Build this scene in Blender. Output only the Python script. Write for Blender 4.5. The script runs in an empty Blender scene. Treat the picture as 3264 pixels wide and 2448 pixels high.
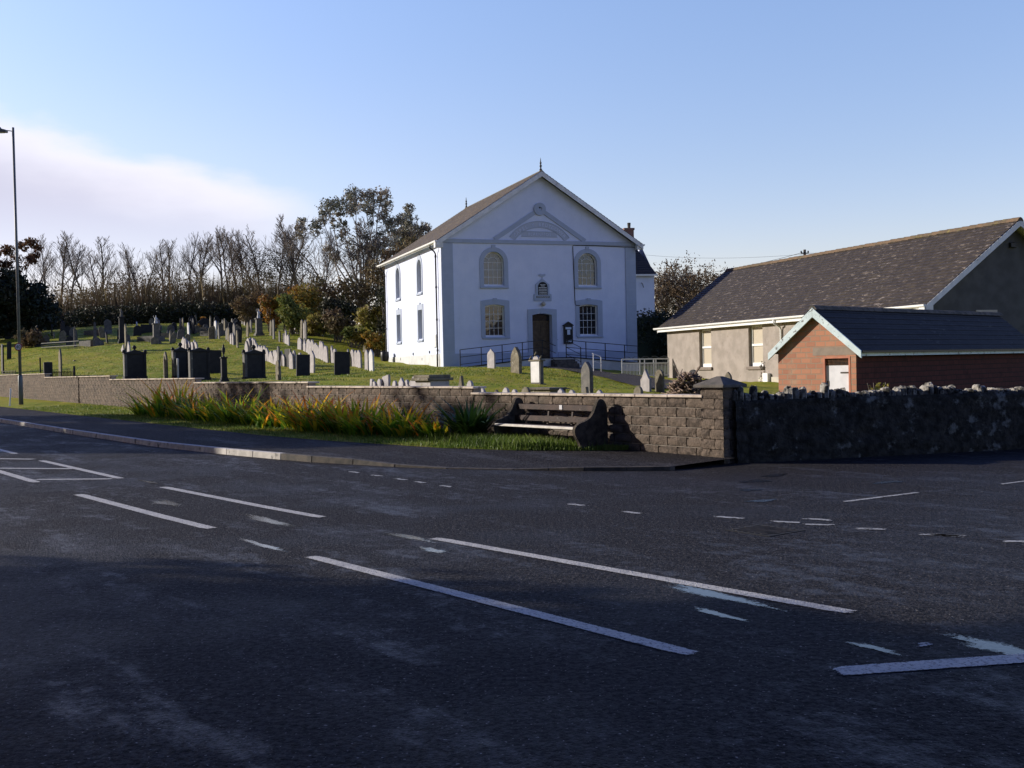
import bpy, math, random
import numpy as np
from math import sin, cos, radians, pi, atan2, sqrt, tan, asin
from mathutils import Vector, Matrix, noise
from mathutils.geometry import tessellate_polygon
random.seed(7); rng = np.random.default_rng(7)
S = bpy.context.scene
COL = S.collection
# ------------------------------------------------------------------ camera
F, EYE = 3447.0, 1.57
def rx(a): return np.array([[1,0,0],[0,cos(a),-sin(a)],[0,sin(a),cos(a)]])
def rz(a): return np.array([[cos(a),-sin(a),0],[sin(a),cos(a),0],[0,0,1]])
CM = rx(pi/2-radians(.9)) @ rz(radians(-1.26))
cam = bpy.data.cameras.new('camera'); camo = bpy.data.objects.new('camera', cam); COL.objects.link(camo)
cam.sensor_width = 36; cam.lens = 36*F/3264; cam.clip_start = .1; cam.clip_end = 3000
camo.matrix_world = Matrix.Translation((0,0,EYE)) @ Matrix(CM.tolist()).to_4x4()
S.camera = camo
S.render.resolution_x, S.render.resolution_y = 1024, 768
# ------------------------------------------------------------------ light
SUN_EL = radians(18.5); SUN_AZ = atan2(-.965, .26)          # azimuth from +Y towards +X
sdir = Vector((sin(SUN_AZ)*cos(SUN_EL), cos(SUN_AZ)*cos(SUN_EL), sin(SUN_EL)))
sl = bpy.data.lights.new('sun', 'SUN'); sl.energy = 5.0; sl.angle = radians(.5); sl.color = (1, .93, .83)
so = bpy.data.objects.new('sun', sl); COL.objects.link(so); so.location = (-40, 20, 40)
so.rotation_euler = sdir.to_track_quat('Z', 'Y').to_euler()
W = bpy.data.worlds.new('World'); S.world = W; W.use_nodes = True
nt = W.node_tree; nt.nodes.clear()
def N(t, **k):
    n = nt.nodes.new(t)
    for a, v in k.items(): setattr(n, a, v)
    return n
def L(a, b): nt.links.new(a, b)
def MA(op, a, b=None, c=None, clamp=False):
    n = nt.nodes.new('ShaderNodeMath'); n.operation = op; n.use_clamp = clamp
    for i, v in enumerate((a, b, c)):
        if v is None: continue
        if isinstance(v, (int, float)): n.inputs[i].default_value = v
        else: nt.links.new(v, n.inputs[i])
    return n.outputs[0]
def SMOOTH(v, lo, hi, a=0., b=1.):
    n = nt.nodes.new('ShaderNodeMapRange'); n.interpolation_type = 'SMOOTHSTEP'
    for i, x in enumerate((v, lo, hi, a, b)):
        if isinstance(x, (int, float)): n.inputs[i].default_value = x
        else: nt.links.new(x, n.inputs[i])
    return n.outputs[0]
def MIXC(f, a, b):
    n = nt.nodes.new('ShaderNodeMix'); n.data_type = 'RGBA'
    for i, x in ((0, f), (6, a), (7, b)):
        if isinstance(x, (int, float)): n.inputs[i].default_value = x
        elif isinstance(x, tuple): n.inputs[i].default_value = (*x, 1)
        else: nt.links.new(x, n.inputs[i])
    return n.outputs[2]
sky = N('ShaderNodeTexSky', sky_type='NISHITA', sun_disc=False, sun_elevation=SUN_EL, sun_rotation=SUN_AZ % (2*pi),
        air_density=1.0, dust_density=.6, ozone_density=3.0, altitude=50)
hs = N('ShaderNodeHueSaturation'); hs.inputs['Saturation'].default_value = 1.1; hs.inputs['Hue'].default_value = .508
L(sky.outputs[0], hs.inputs['Color'])
tc = N('ShaderNodeTexCoord'); sp = N('ShaderNodeSeparateXYZ'); L(tc.outputs['Generated'], sp.inputs[0])
az = MA('MULTIPLY', MA('ARCTAN2', sp.outputs[0], sp.outputs[1]), 57.2958)
el = MA('MULTIPLY', MA('ARCSINE', sp.outputs[2]), 57.2958)
# the air is paler and brighter low down, deep blue overhead
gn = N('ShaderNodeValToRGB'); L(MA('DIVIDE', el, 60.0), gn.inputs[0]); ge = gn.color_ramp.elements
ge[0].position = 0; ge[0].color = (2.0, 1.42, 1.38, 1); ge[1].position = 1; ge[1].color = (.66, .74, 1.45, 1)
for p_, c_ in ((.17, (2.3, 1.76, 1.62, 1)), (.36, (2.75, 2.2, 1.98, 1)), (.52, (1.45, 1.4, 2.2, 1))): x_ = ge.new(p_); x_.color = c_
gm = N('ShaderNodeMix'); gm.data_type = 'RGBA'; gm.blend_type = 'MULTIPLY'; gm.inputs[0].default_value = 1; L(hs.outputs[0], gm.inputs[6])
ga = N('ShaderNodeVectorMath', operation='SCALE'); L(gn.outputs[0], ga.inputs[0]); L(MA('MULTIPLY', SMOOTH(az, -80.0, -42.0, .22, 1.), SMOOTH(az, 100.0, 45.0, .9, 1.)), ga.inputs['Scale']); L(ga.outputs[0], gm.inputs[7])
cv = N('ShaderNodeCombineXYZ'); L(MA('MULTIPLY', az, .12), cv.inputs[0]); L(MA('MULTIPLY', el, .32), cv.inputs[1])
nz = N('ShaderNodeTexNoise'); nz.inputs['Scale'].default_value = 1.6; nz.inputs['Detail'].default_value = 5; nz.inputs['Roughness'].default_value = .5
L(cv.outputs[0], nz.inputs['Vector'])
nf = MA('MULTIPLY', MA('SUBTRACT', nz.outputs[0], .5), 3.0)
# upper edge of the cloud bank: 13.6 deg at the left, sinking to 9 deg at azimuth -9
top = MA('ADD', MA('ADD', MA('MULTIPLY', MA('ADD', az, 26.0), -.24), 12.9), nf)
cm = SMOOTH(MA('SUBTRACT', top, el), -.4, 1.1)
cm = MA('MULTIPLY', cm, SMOOTH(MA('ADD', az, MA('MULTIPLY', nf, .8)), -8.0, -14.0))
cm = MA('MULTIPLY', cm, SMOOTH(el, 4.0, 9.5, .12, 1.0))
cm = MA('MULTIPLY', cm, SMOOTH(az, -60.0, -38.0))
veil = MA('MULTIPLY', SMOOTH(el, 17.0, 0.0), SMOOTH(az, 8.0, -30.0))
veil = MA('MULTIPLY', veil, SMOOTH(az, -65.0, -38.0))
under = SMOOTH(MA('SUBTRACT', top, el), .5, 4.0)
ccol = MIXC(under, (7.7, 7.5, 8.3), (5.5, 5.4, 6.6))
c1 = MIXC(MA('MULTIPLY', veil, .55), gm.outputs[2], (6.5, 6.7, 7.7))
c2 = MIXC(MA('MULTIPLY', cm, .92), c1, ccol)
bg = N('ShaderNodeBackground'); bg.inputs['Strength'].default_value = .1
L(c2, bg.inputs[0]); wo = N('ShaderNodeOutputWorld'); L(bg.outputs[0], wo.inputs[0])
S.view_settings.view_transform = 'Standard'; S.view_settings.look = 'None'
S.view_settings.exposure = 0.35; S.view_settings.gamma = 1
# ------------------------------------------------------------------ projection helpers (a pixel of the photo at a known depth, or on the ground)
def ray(X, y):
    d = CM @ np.array([X-1632, -(y-1224), -F]); return d/d[1]
def at(X, y, Y): r = ray(X, y); return Vector((r[0]*Y, Y, EYE+r[2]*Y))
# ------------------------------------------------------------------ road frame: u runs along the road (away to the left), n across it
A36 = radians(36); U = Vector((-sin(A36), cos(A36))); NN = Vector((cos(A36), sin(A36)))
def tn(t, n, z=0.): p = U*t+NN*n; return Vector((p.x, p.y, z))
def totn(x, y): return x*U.x+y*U.y, x*NN.x+y*NN.y
def zr(t): return .006*max(0., t-12)
def zb(t): return .09+.0082*max(0., t-13)       # ground at the foot of the block wall
def interp(x, pts):
    if x <= pts[0][0]: return pts[0][1]
    for (a, b), (c, d) in zip(pts, pts[1:]):
        if x <= c: return b+(d-b)*(x-a)/(c-a)
    return pts[-1][1]
KERB = [(10.6,12.5),(10.93,11.78),(11.43,11.15),(12.24,10.33),(13.53,9.39),(14.57,8.70),(15.6,8.42),(16.97,7.95),(19.48,7.55),(22.7,7.22),(29,7.1),(400,7.1)]
VERGE = [(13.7,12.5),(14.16,11.94),(15.2,11.1),(16.66,10.5),(20.26,9.9),(22.97,9.68),(28,9.66),(400,9.5)]
KH = [(10.6,.07),(12.3,.06),(13.3,.015),(14.6,.02),(16.0,.09),(17,.11),(400,.11)]
def yb(x):                                        # line of the two boundary walls
    return 17.1+(3.1-x)*(.809/.588) if x < 3.3 else 16.82+.285*(x-3.3)
# ------------------------------------------------------------------ terrain behind the walls
ctrl = [tuple(tn(t, 13.0, z)) for t, z in ((5,.05),(11,.1),(14,.42),(18,.45),(23,.6),(29,.75),(36,.95),(45,1.15),(55,1.25),(68,1.5),(90,2.0),(130,3.0))]
for X, y, Y in ((430,1209,58),(640,1214,55),(811,1211,56),(888,1211,55),(966,1199,54),(1089,1195,52),(1200,1191,52),(250,1190,64),(60,1192,70),(150,1130,80),(350,1128,78),
        (530,1085,92),(250,1090,92),(700,1033,122),(400,1040,120),(100,1060,110),(850,1030,118),(845,1152,68),(955,1116,77),(1040,1154,67),(1140,1171,62),(1180,1180,58),
        (1000,1060,95),(1100,1078,88),(1150,1100,86),(1425,1173,66),(1567,1176,57),(1646,1192,50),(1725,1230,41),(1872,1252,36),(2000,1217,50),(1890,1182,58),(2015,1201,61),(1300,1215,42),(1450,1225,38),(1780,1168,66)):
    ctrl.append(tuple(at(X, y, Y)))
ctrl += [(-9.26,80.5,2.2),(8.15,70.3,1.2),(9,62,.75),(12.5,52,.55),(16,42,.35),(8,36,.5),(9.2,29,.15),(12,22,.05),(5,18.3,.05),(20,25,.1),(40,40,.2),
  (-60,200,11),(0,200,8),(60,200,4),(25,85,2.2),(150,150,5),(-110,120,7),(-150,250,13),(30,105,3),(8,95,3),(3,88,2.5),(14,75,1.2),(-150,320,14),(0,330,10),(150,330,7),(120,60,1)]
CT = np.array(ctrl, float)
def tps(d): d = np.maximum(d, 1e-9); return d*d*np.log(d)
def _fit():
    P = CT[:, :2]/50; n = len(P); D = np.sqrt(((P[:, None]-P[None])**2).sum(-1))
    K = tps(D)+np.eye(n)*.004; A = np.zeros((n+3, n+3)); A[:n, :n] = K; A[:n, n] = 1; A[:n, n+1:] = P; A[n:, :n] = A[:n, n:].T
    return np.linalg.solve(A, np.r_[CT[:, 2], 0, 0, 0])
CW = _fit()
def gzv(x, y):
    x = np.atleast_1d(x)/50.; y = np.atleast_1d(y)/50.; P = CT[:, :2]/50
    D = np.sqrt((x[:, None]-P[:, 0])**2+(y[:, None]-P[:, 1])**2)
    return tps(D)@CW[:-3]+CW[-3]+CW[-2]*x+CW[-1]*y
def gz(x, y): return float(gzv(x, y)[0])
def ground_at(X, y, lo=24.):
    r = ray(X, y); Ys = np.arange(lo, 200, .4); h = EYE+r[2]*Ys-gzv(r[0]*Ys, Ys)
    k = np.where(h < 0)[0]; Y = Ys[k[0]] if len(k) else 120.
    return Vector((r[0]*Y, Y, gz(r[0]*Y, Y)))
# ------------------------------------------------------------------ object helpers
def tag(o, label=None, cat=None, group=None, kind=None):
    if label: o['label'] = label
    if cat: o['category'] = cat
    if group: o['group'] = group
    if kind: o['kind'] = kind
    return o
def thing(name, label, cat, loc=(0,0,0), rotz=0., group=None, kind=None):
    o = bpy.data.objects.new(name, None); COL.objects.link(o); o.location = loc; o.rotation_euler = (0,0,rotz)
    o.empty_display_size = .2
    return tag(o, label, cat, group, kind)
class MB:
    def __init__(s): s.v = []; s.f = []; s.c = []
    def add(s, vs, fs):
        b = len(s.v); s.v += [tuple(p) for p in vs]; s.f += [tuple(i+b for i in f) for f in fs]
    def box(s, a, b):
        (x0,y0,z0),(x1,y1,z1) = a, b
        s.add([(x0,y0,z0),(x1,y0,z0),(x1,y1,z0),(x0,y1,z0),(x0,y0,z1),(x1,y0,z1),(x1,y1,z1),(x0,y1,z1)],
              [(0,3,2,1),(4,5,6,7),(0,1,5,4),(1,2,6,5),(2,3,7,6),(3,0,4,7)])
    def bar(s, p, q, w, h):                      # square bar from p to q
        p, q = Vector(p), Vector(q); d = (q-p).normalized()
        a = d.cross(Vector((0,0,1))); a = a.normalized() if a.length > .01 else Vector((1,0,0)); b = a.cross(d)
        a *= w/2; b *= h/2; s.add([p-a-b,p+a-b,p+a+b,p-a+b,q-a-b,q+a-b,q+a+b,q-a+b],[(0,1,2,3),(7,6,5,4),(0,4,5,1),(1,5,6,2),(2,6,7,3),(3,7,4,0)])
    def tube(s, pts, rs, n=8, cap=True):
        pts = [Vector(p) for p in pts]; rs = rs if isinstance(rs, (list, tuple)) else [rs]*len(pts); b = len(s.v); ref = Vector((.3,.5,.81))
        for i, p in enumerate(pts):
            d = (pts[min(i+1, len(pts)-1)]-pts[max(i-1, 0)]).normalized(); a = d.cross(ref)
            if a.length < .1: a = d.cross(Vector((1,0,0)))
            a.normalize(); c = d.cross(a)
            s.v += [tuple(p+(a*cos(2*pi*k/n)+c*sin(2*pi*k/n))*rs[i]) for k in range(n)]
        for i in range(len(pts)-1):
            for k in range(n): s.f.append((b+i*n+k, b+i*n+(k+1)%n, b+(i+1)*n+(k+1)%n, b+(i+1)*n+k))
        if cap: s.f.append(tuple(b+k for k in range(n))[::-1]); s.f.append(tuple(b+(len(pts)-1)*n+k for k in range(n)))
    def lathe(s, prof, n=14, c=(0,0,0)):
        b = len(s.v)
        for r, z in prof: s.v += [(c[0]+r*cos(2*pi*k/n), c[1]+r*sin(2*pi*k/n), c[2]+z) for k in range(n)]
        for i in range(len(prof)-1):
            for k in range(n): s.f.append((b+i*n+k, b+i*n+(k+1)%n, b+(i+1)*n+(k+1)%n, b+(i+1)*n+k))
    def prism(s, poly, f0, f1):                  # polygon of (a,b); f0, f1 map it to the two end faces
        k = len(poly); A = [f0(*p) for p in poly]; B = [f1(*p) for p in poly]; b = len(s.v)
        s.v += [tuple(p) for p in A+B]
        for t in tessellate_polygon([[Vector((p[0],p[1],0)) for p in poly]]):
            s.f.append(tuple(b+i for i in t)); s.f.append(tuple(b+k+i for i in t[::-1]))
        for i in range(k): j = (i+1)%k; s.f.append((b+i, b+j, b+k+j, b+k+i))
    def ring(s, outer, inner, f0, f1):           # open-ended frame between two equal-count outlines, closed loop
        k = len(outer); b = len(s.v)
        for fn in (f0, f1):
            s.v += [tuple(fn(*p)) for p in outer]; s.v += [tuple(fn(*p)) for p in inner]
        for i in range(k):
            j = (i+1)%k
            s.f += [(b+i,b+j,b+k+j,b+k+i),(b+2*k+i,b+3*k+i,b+3*k+j,b+2*k+j),(b+i,b+2*k+i,b+2*k+j,b+j),(b+k+i,b+k+j,b+3*k+j,b+3*k+i)]
    def build(s, name, mat, parent=None, smooth=False, label=None, bevel=0., normals=True):
        me = bpy.data.meshes.new(name); me.from_pydata(s.v, [], s.f); me.update()
        if normals:
            import bmesh
            bm = bmesh.new(); bm.from_mesh(me); bmesh.ops.recalc_face_normals(bm, faces=bm.faces)
            if bevel: bmesh.ops.bevel(bm, geom=[e for e in bm.edges if len(e.link_faces) == 2 and e.calc_face_angle(0) > .7], offset=bevel, segments=1, affect='EDGES')
            bm.to_mesh(me); bm.free()
        if smooth: me.polygons.foreach_set('use_smooth', [True]*len(me.polygons))
        o = bpy.data.objects.new(name, me); COL.objects.link(o); me.materials.append(mat)
        if parent: o.parent = parent
        if label: o['label'] = label
        return o
def npmesh(name, V, Fc, mat, parent=None, tint=None, smooth=False):
    me = bpy.data.meshes.new(name); V = np.asarray(V, np.float32); Fc = np.asarray(Fc, np.int32); k = Fc.shape[1]
    me.vertices.add(len(V)); me.vertices.foreach_set('co', V.ravel()); me.loops.add(Fc.size); me.loops.foreach_set('vertex_index', Fc.ravel())
    me.polygons.add(len(Fc)); me.polygons.foreach_set('loop_start', np.arange(0, Fc.size, k, dtype=np.int32)); me.polygons.foreach_set('loop_total', np.full(len(Fc), k, np.int32))
    if smooth: me.polygons.foreach_set('use_smooth', np.ones(len(Fc), bool))
    me.update(calc_edges=True)
    if tint is not None:
        a = me.attributes.new('tint', 'FLOAT', 'FACE'); a.data.foreach_set('value', np.asarray(tint, np.float32))
    me.materials.append(mat); o = bpy.data.objects.new(name, me); COL.objects.link(o)
    if parent: o.parent = parent
    return o
# ------------------------------------------------------------------ materials
def new_mat(name):
    global nt
    m = bpy.data.materials.new(name); m.use_nodes = True; nt = m.node_tree; nt.nodes.clear()
    b = nt.nodes.new('ShaderNodeBsdfPrincipled'); o = nt.nodes.new('ShaderNodeOutputMaterial'); L(b.outputs[0], o.inputs[0])
    return m, b
def NOISE(vec, scale, detail=4, rough=.55):
    n = nt.nodes.new('ShaderNodeTexNoise'); n.inputs['Scale'].default_value = scale; n.inputs['Detail'].default_value = detail; n.inputs['Roughness'].default_value = rough
    L(vec, n.inputs['Vector']); return n.outputs[0]
def VOR(vec, scale, out=0, feature='F1'):
    n = nt.nodes.new('ShaderNodeTexVoronoi'); n.feature = feature; n.inputs['Scale'].default_value = scale; L(vec, n.inputs['Vector']); return n.outputs[out]
def OBJ(): return nt.nodes.new('ShaderNodeTexCoord').outputs['Object']
def MAPV(vec, sc=(1,1,1)):
    n = nt.nodes.new('ShaderNodeMapping'); n.inputs['Scale'].default_value = sc; L(vec, n.inputs[0]); return n.outputs[0]
def BUMP(b, h, dist, strength=1.):
    n = nt.nodes.new('ShaderNodeBump'); n.inputs['Distance'].default_value = dist; n.inputs['Strength'].default_value = strength; L(h, n.inputs['Height']); L(n.outputs[0], b.inputs['Normal'])
def RND(): return nt.nodes.new('ShaderNodeObjectInfo').outputs['Random']
def mat(name, c1, c2, scale=3., rough=.8, bump=0., bscale=20., spec=.3, c3=None, s3=1., th=.6, det=5):
    m, b = new_mat(name); o = OBJ()
    col = MIXC(SMOOTH(NOISE(o, scale, det), .35, .65), c1, c2)
    if c3: col = MIXC(SMOOTH(NOISE(o, s3, 6, .65), th-.05, th+.06), col, c3)
    L(col, b.inputs['Base Color']); b.inputs['Roughness'].default_value = rough; b.inputs['Specular IOR Level'].default_value = spec
    if bump: BUMP(b, NOISE(o, bscale, 5, .6), bump)
    return m
def leafmat(name, cols, rough=.55, trans=.25):
    m, b = new_mat(name); a = nt.nodes.new('ShaderNodeAttribute'); a.attribute_name = 'tint'
    r = nt.nodes.new('ShaderNodeValToRGB'); L(a.outputs['Fac'], r.inputs[0]); e = r.color_ramp.elements
    e[0].position = 0; e[0].color = (*cols[0], 1); e[1].position = 1; e[1].color = (*cols[-1], 1)
    for i, c in enumerate(cols[1:-1]): x = e.new((i+1)/(len(cols)-1)); x.color = (*c, 1)
    L(r.outputs[0], b.inputs['Base Color']); b.inputs['Roughness'].default_value = rough; b.inputs['Specular IOR Level'].default_value = .35
    if trans:
        t = nt.nodes.new('ShaderNodeBsdfTranslucent'); L(r.outputs[0], t.inputs[0]); mx = nt.nodes.new('ShaderNodeMixShader'); mx.inputs[0].default_value = trans
        L(b.outputs[0], mx.inputs[1]); L(t.outputs[0], mx.inputs[2]); out = [n for n in nt.nodes if n.type == 'OUTPUT_MATERIAL'][0]; L(mx.outputs[0], out.inputs[0])
    return m
def m_asphalt(name, base, wet, lo=.35, hi=.62):
    m, b = new_mat(name); o = OBJ()
    st = VOR(o, 48); st2 = VOR(o, 110); big = NOISE(MAPV(o, (.35,.35,1)), 1.1, 6, .6)
    mp = nt.nodes.new('ShaderNodeMapping'); mp.inputs['Rotation'].default_value = (0,0,radians(-36)); L(o, mp.inputs[0])
    lane = MA('ADD', MA('MULTIPLY', NOISE(MAPV(mp.outputs[0], (1.4,.3,1)), 1.0, 8, .75), .6), MA('MULTIPLY', NOISE(o, 5, 6, .8), .4))
    c = MIXC(SMOOTH(NOISE(o, 60, 3, .7), .3, .75), tuple(x*.55 for x in base), tuple(x*1.5 for x in base))
    c = MIXC(MA('MULTIPLY', SMOOTH(big, .35, .7), .4), c, MIXC(.5, c, tuple(x*.6 for x in base)))
    g2 = NOISE(o, 24, 3, .8); c = MIXC(SMOOTH(g2, .38, .62), MIXC(.75, c, (.002,.002,.003)), MIXC(.5, c, tuple(x*4 for x in base)))
    sp_ = SMOOTH(NOISE(o, 46, 1, .5), .70, .73); c = MIXC(MA('MULTIPLY', sp_, .8), c, (.30,.28,.26))  # random bright specks: sun glints painted into the base colour
    w = SMOOTH(lane, .50, .62); w2 = SMOOTH(big, .45, .6); c = MIXC(MA('MULTIPLY', w, .4*wet), c, (.055,.055,.06)); L(c, b.inputs['Base Color'])
    L(MA('ADD', .06, MA('MULTIPLY', w, .14)), b.inputs['Specular IOR Level'])
    r = MA('SUBTRACT', hi, MA('MULTIPLY', MA('MAXIMUM', w, MA('MULTIPLY', w2, .6)), (hi-lo)*wet*.6)); L(r, b.inputs['Roughness'])
    BUMP(b, MA('ADD', MA('ADD', MA('MULTIPLY', st, .8), MA('MULTIPLY', st2, .4)), MA('MULTIPLY', NOISE(o, 22, 5, .75), 1.6)), .014, 1.)
    return m
M = {}
M['asphalt'] = m_asphalt('asphalt', (.019,.0175,.0175), 1., .3, .7)
M['pave'] = m_asphalt('pavement_asphalt', (.020,.018,.018), .5, .5, .75)
M['path'] = m_asphalt('path_tarmac', (.05,.045,.042), .3, .6, .8)
M['puddle'] = mat('puddle_water', (.012,.013,.016), (.02,.02,.022), 2, .04, .0006, 14, .35)
M['wet'] = mat('wet_patch', (.022,.023,.026), (.034,.034,.036), 20, .2, .002, 70, .6)
M['kerb'] = mat('kerb_concrete', (.52,.48,.43), (.38,.35,.31), 6, .75, .006, 60, .3, (.1,.1,.09), 3, .62)
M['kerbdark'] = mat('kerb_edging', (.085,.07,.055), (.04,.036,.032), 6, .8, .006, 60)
def alpha_out(m, b, a):
    t = nt.nodes.new('ShaderNodeBsdfTransparent'); mx = nt.nodes.new('ShaderNodeMixShader'); L(a, mx.inputs[0]); L(t.outputs[0], mx.inputs[1]); L(b.outputs[0], mx.inputs[2]); out = [n for n in nt.nodes if n.type == 'OUTPUT_MATERIAL'][0]; L(mx.outputs[0], out.inputs[0])
def m_puddle():
    m, b = new_mat('puddle_water'); o = OBJ(); a = nt.nodes.new('ShaderNodeAttribute'); a.attribute_name = 'tint'; b.inputs['Base Color'].default_value = (.012,.013,.018,1); b.inputs['Roughness'].default_value = .05; b.inputs['Specular IOR Level'].default_value = .35
    BUMP(b, NOISE(o, 30, 2), .0008); e = MA('ADD', a.outputs['Fac'], MA('MULTIPLY', MA('SUBTRACT', NOISE(o, 26, 6, .8), .5), 1.5)); alpha_out(m, b, SMOOTH(e, .28, .62)); return m
M['puddle'] = m_puddle()
def m_worn():
    m, b = new_mat('worn_road_paint'); o = OBJ(); a = nt.nodes.new('ShaderNodeAttribute'); a.attribute_name = 'tint'; c = MIXC(SMOOTH(NOISE(o, 40, 5, .75), .5, .6), (.36,.35,.32), (.08,.08,.075)); L(c, b.inputs['Base Color']); b.inputs['Roughness'].default_value = .65; alpha_out(m, b, SMOOTH(MA('ADD', a.outputs['Fac'], MA('MULTIPLY', MA('SUBTRACT', NOISE(o, 12, 5, .75), .5), 4.5)), .55, .8)); return m
M['worn'] = m_worn()
def m_paint():
    m, b = new_mat('road_paint'); o = OBJ(); a = nt.nodes.new('ShaderNodeAttribute'); a.attribute_name = 'tint'; c = MIXC(SMOOTH(NOISE(o, 45, 5, .75), .5, .62), (.50,.47,.41), (.12,.11,.10))
    c = MIXC(SMOOTH(NOISE(o, 4, 4), .45, .7), c, MIXC(.35, c, (.2,.19,.18)))
    L(c, b.inputs['Base Color']); b.inputs['Roughness'].default_value = .6; BUMP(b, VOR(o, 85), .006); alpha_out(m, b, SMOOTH(MA('ADD', a.outputs['Fac'], MA('MULTIPLY', MA('SUBTRACT', NOISE(o, 38, 6, .8), .5), 1.7)), .10, .22)); return m
M['paint'] = m_paint()
M['lawn'] = None
def m_lawn():
    m, b = new_mat('lawn_grass'); o = OBJ(); n1 = NOISE(o, .22, 6, .6); n2 = NOISE(MAPV(o, (1,.45,1)), 2.2, 5, .7); n3 = NOISE(o, 22, 3, .7)
    c = MIXC(SMOOTH(n1, .35, .65), (.19,.23,.014), (.29,.27,.026)); c = MIXC(SMOOTH(n2, .45, .7), c, (.36,.27,.06)); c = MIXC(MA('MULTIPLY', SMOOTH(NOISE(MAPV(o, (.5,1.3,1)), 1.5, 6, .75), .5, .68), .7), c, (.07,.10,.012)); c = MIXC(MA('MULTIPLY', SMOOTH(n3, .5, .8), .5), c, (.09,.12,.012))
    L(c, b.inputs['Base Color']); b.inputs['Roughness'].default_value = .75; b.inputs['Specular IOR Level'].default_value = .05
    BUMP(b, MA('ADD', MA('MULTIPLY', n2, .5), MA('MULTIPLY', n3, .12)), .12); return m
M['lawn'] = m_lawn()
M['grass'] = leafmat('grass_blades', [(.04,.07,.01),(.085,.14,.015),(.14,.19,.03),(.22,.21,.06)], .5, .3)
M['block'] = mat('split_face_block', (.17,.145,.125), (.09,.08,.072), 2.3, .88, .028, 13, .2, (.24,.2,.17), 5, .62)
def m_block():
    m, b = new_mat('split_face_block'); o = OBJ(); a = nt.nodes.new('ShaderNodeAttribute'); a.attribute_name = 'tint'
    c = MIXC(SMOOTH(NOISE(o, 9, 6, .7), .35, .68), (.048,.038,.031), (.165,.125,.097)); c = MIXC(MA('MULTIPLY', a.outputs['Fac'], .5), c, (.19,.145,.11))
    c = MIXC(SMOOTH(NOISE(o, 1.2, 4), .55, .75), c, MIXC(.5, c, (.06,.06,.05)))
    L(c, b.inputs['Base Color']); b.inputs['Roughness'].default_value = .9; b.inputs['Specular IOR Level'].default_value = .2; BUMP(b, NOISE(o, 26, 6, .7), .03); return m
M['block'] = m_block()
M['mortar'] = mat('mortar', (.40,.35,.30), (.26,.23,.20), 6, .9, .004, 60, .2)
M['coping'] = mat('coping_concrete', (.58,.49,.4), (.42,.35,.28), 3, .85, .005, 50, .2, (.14,.12,.09), 4, .6)
M['cap'] = mat('pier_cap_concrete', (.13,.115,.1), (.075,.07,.06), 5, .9, .012, 40, .2)
M['rubble'] = mat('rubble_wall_stone', (.020,.019,.017), (.045,.042,.038), 8, .95, .06, 9, .15, (.15,.15,.14), 3.5, .6)
M['cope'] = mat('rough_coping_stone', (.36,.335,.295), (.10,.092,.078), 9, .9, .03, 14, .2, (.035,.033,.028), 6, .53)
M['white_'] = mat('white_wall_paint_', (.64,.69,.85), (.60,.65,.81), 1.2, .7, .004, 30, .3, (.53,.58,.72), .7, .62)
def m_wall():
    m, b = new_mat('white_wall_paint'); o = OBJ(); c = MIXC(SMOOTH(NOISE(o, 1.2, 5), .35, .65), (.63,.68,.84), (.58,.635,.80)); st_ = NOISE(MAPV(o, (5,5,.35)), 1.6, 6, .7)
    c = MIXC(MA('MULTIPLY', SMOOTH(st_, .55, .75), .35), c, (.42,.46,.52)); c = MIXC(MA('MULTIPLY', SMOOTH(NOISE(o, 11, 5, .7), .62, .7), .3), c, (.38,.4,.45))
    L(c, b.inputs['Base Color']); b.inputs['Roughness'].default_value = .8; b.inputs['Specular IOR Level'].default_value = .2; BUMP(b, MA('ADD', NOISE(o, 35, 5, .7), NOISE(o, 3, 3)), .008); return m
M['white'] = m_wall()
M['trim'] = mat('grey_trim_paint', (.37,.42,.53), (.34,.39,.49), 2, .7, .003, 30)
M['plinth'] = mat('pale_plinth_paint', (.58,.59,.60), (.5,.51,.52), 1.5, .75, .004, 25, .3, (.38,.36,.3), 1.4, .66)
M['joinery'] = mat('white_joinery', (.78,.78,.76), (.7,.7,.69), 3, .45)
M['barge'] = mat('bargeboard_paint', (.72,.73,.74), (.6,.6,.6), 3, .55, .001, 40, .3, (.3,.28,.25), 3, .68)
M['peel'] = mat('peeling_blue_paint', (.62,.72,.74), (.52,.62,.64), 3, .6, .004, 30, .3, (.12,.11,.1), 7, .62)
M['black'] = mat('black_painted_iron', (.012,.012,.014), (.02,.02,.022), 8, .45)
M['wiron'] = mat('white_painted_iron', (.85,.84,.82), (.8,.79,.77), 8, .45)
M['steel'] = mat('galvanised_steel', (.11,.125,.13), (.08,.09,.095), 4, .5, 0, 1, .5)
M['glass'] = None
def m_glass(name, c, r=.06):
    m, b = new_mat(name); b.inputs['Base Color'].default_value = (*c, 1); b.inputs['Roughness'].default_value = r; b.inputs['Specular IOR Level'].default_value = .8; o = OBJ()
    BUMP(b, NOISE(o, 1.5, 2), .01); return m
M['glass'] = m_glass('dark_window_glass', (.012,.013,.016)); M['glasshi'] = m_glass('curtained_window_glass', (.10,.09,.09), .12); M['blind'] = m_glass('window_with_cream_blind', (.50,.44,.35), .15)
M['door'] = mat('brown_door_varnish', (.11,.075,.04), (.07,.045,.025), 5, .6, .002, 30)
M['dark'] = mat('dark_void', (.01,.01,.01), (.015,.015,.015), 5, .9)
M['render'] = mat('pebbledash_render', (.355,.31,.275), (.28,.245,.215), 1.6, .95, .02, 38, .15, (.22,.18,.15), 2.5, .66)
M['render_shaded'] = mat('render_painted_shade', (.10,.10,.10), (.075,.075,.075), 1.6, .95, .012, 45)  # near gable's render, darkened so the colour carries its shade
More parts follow.
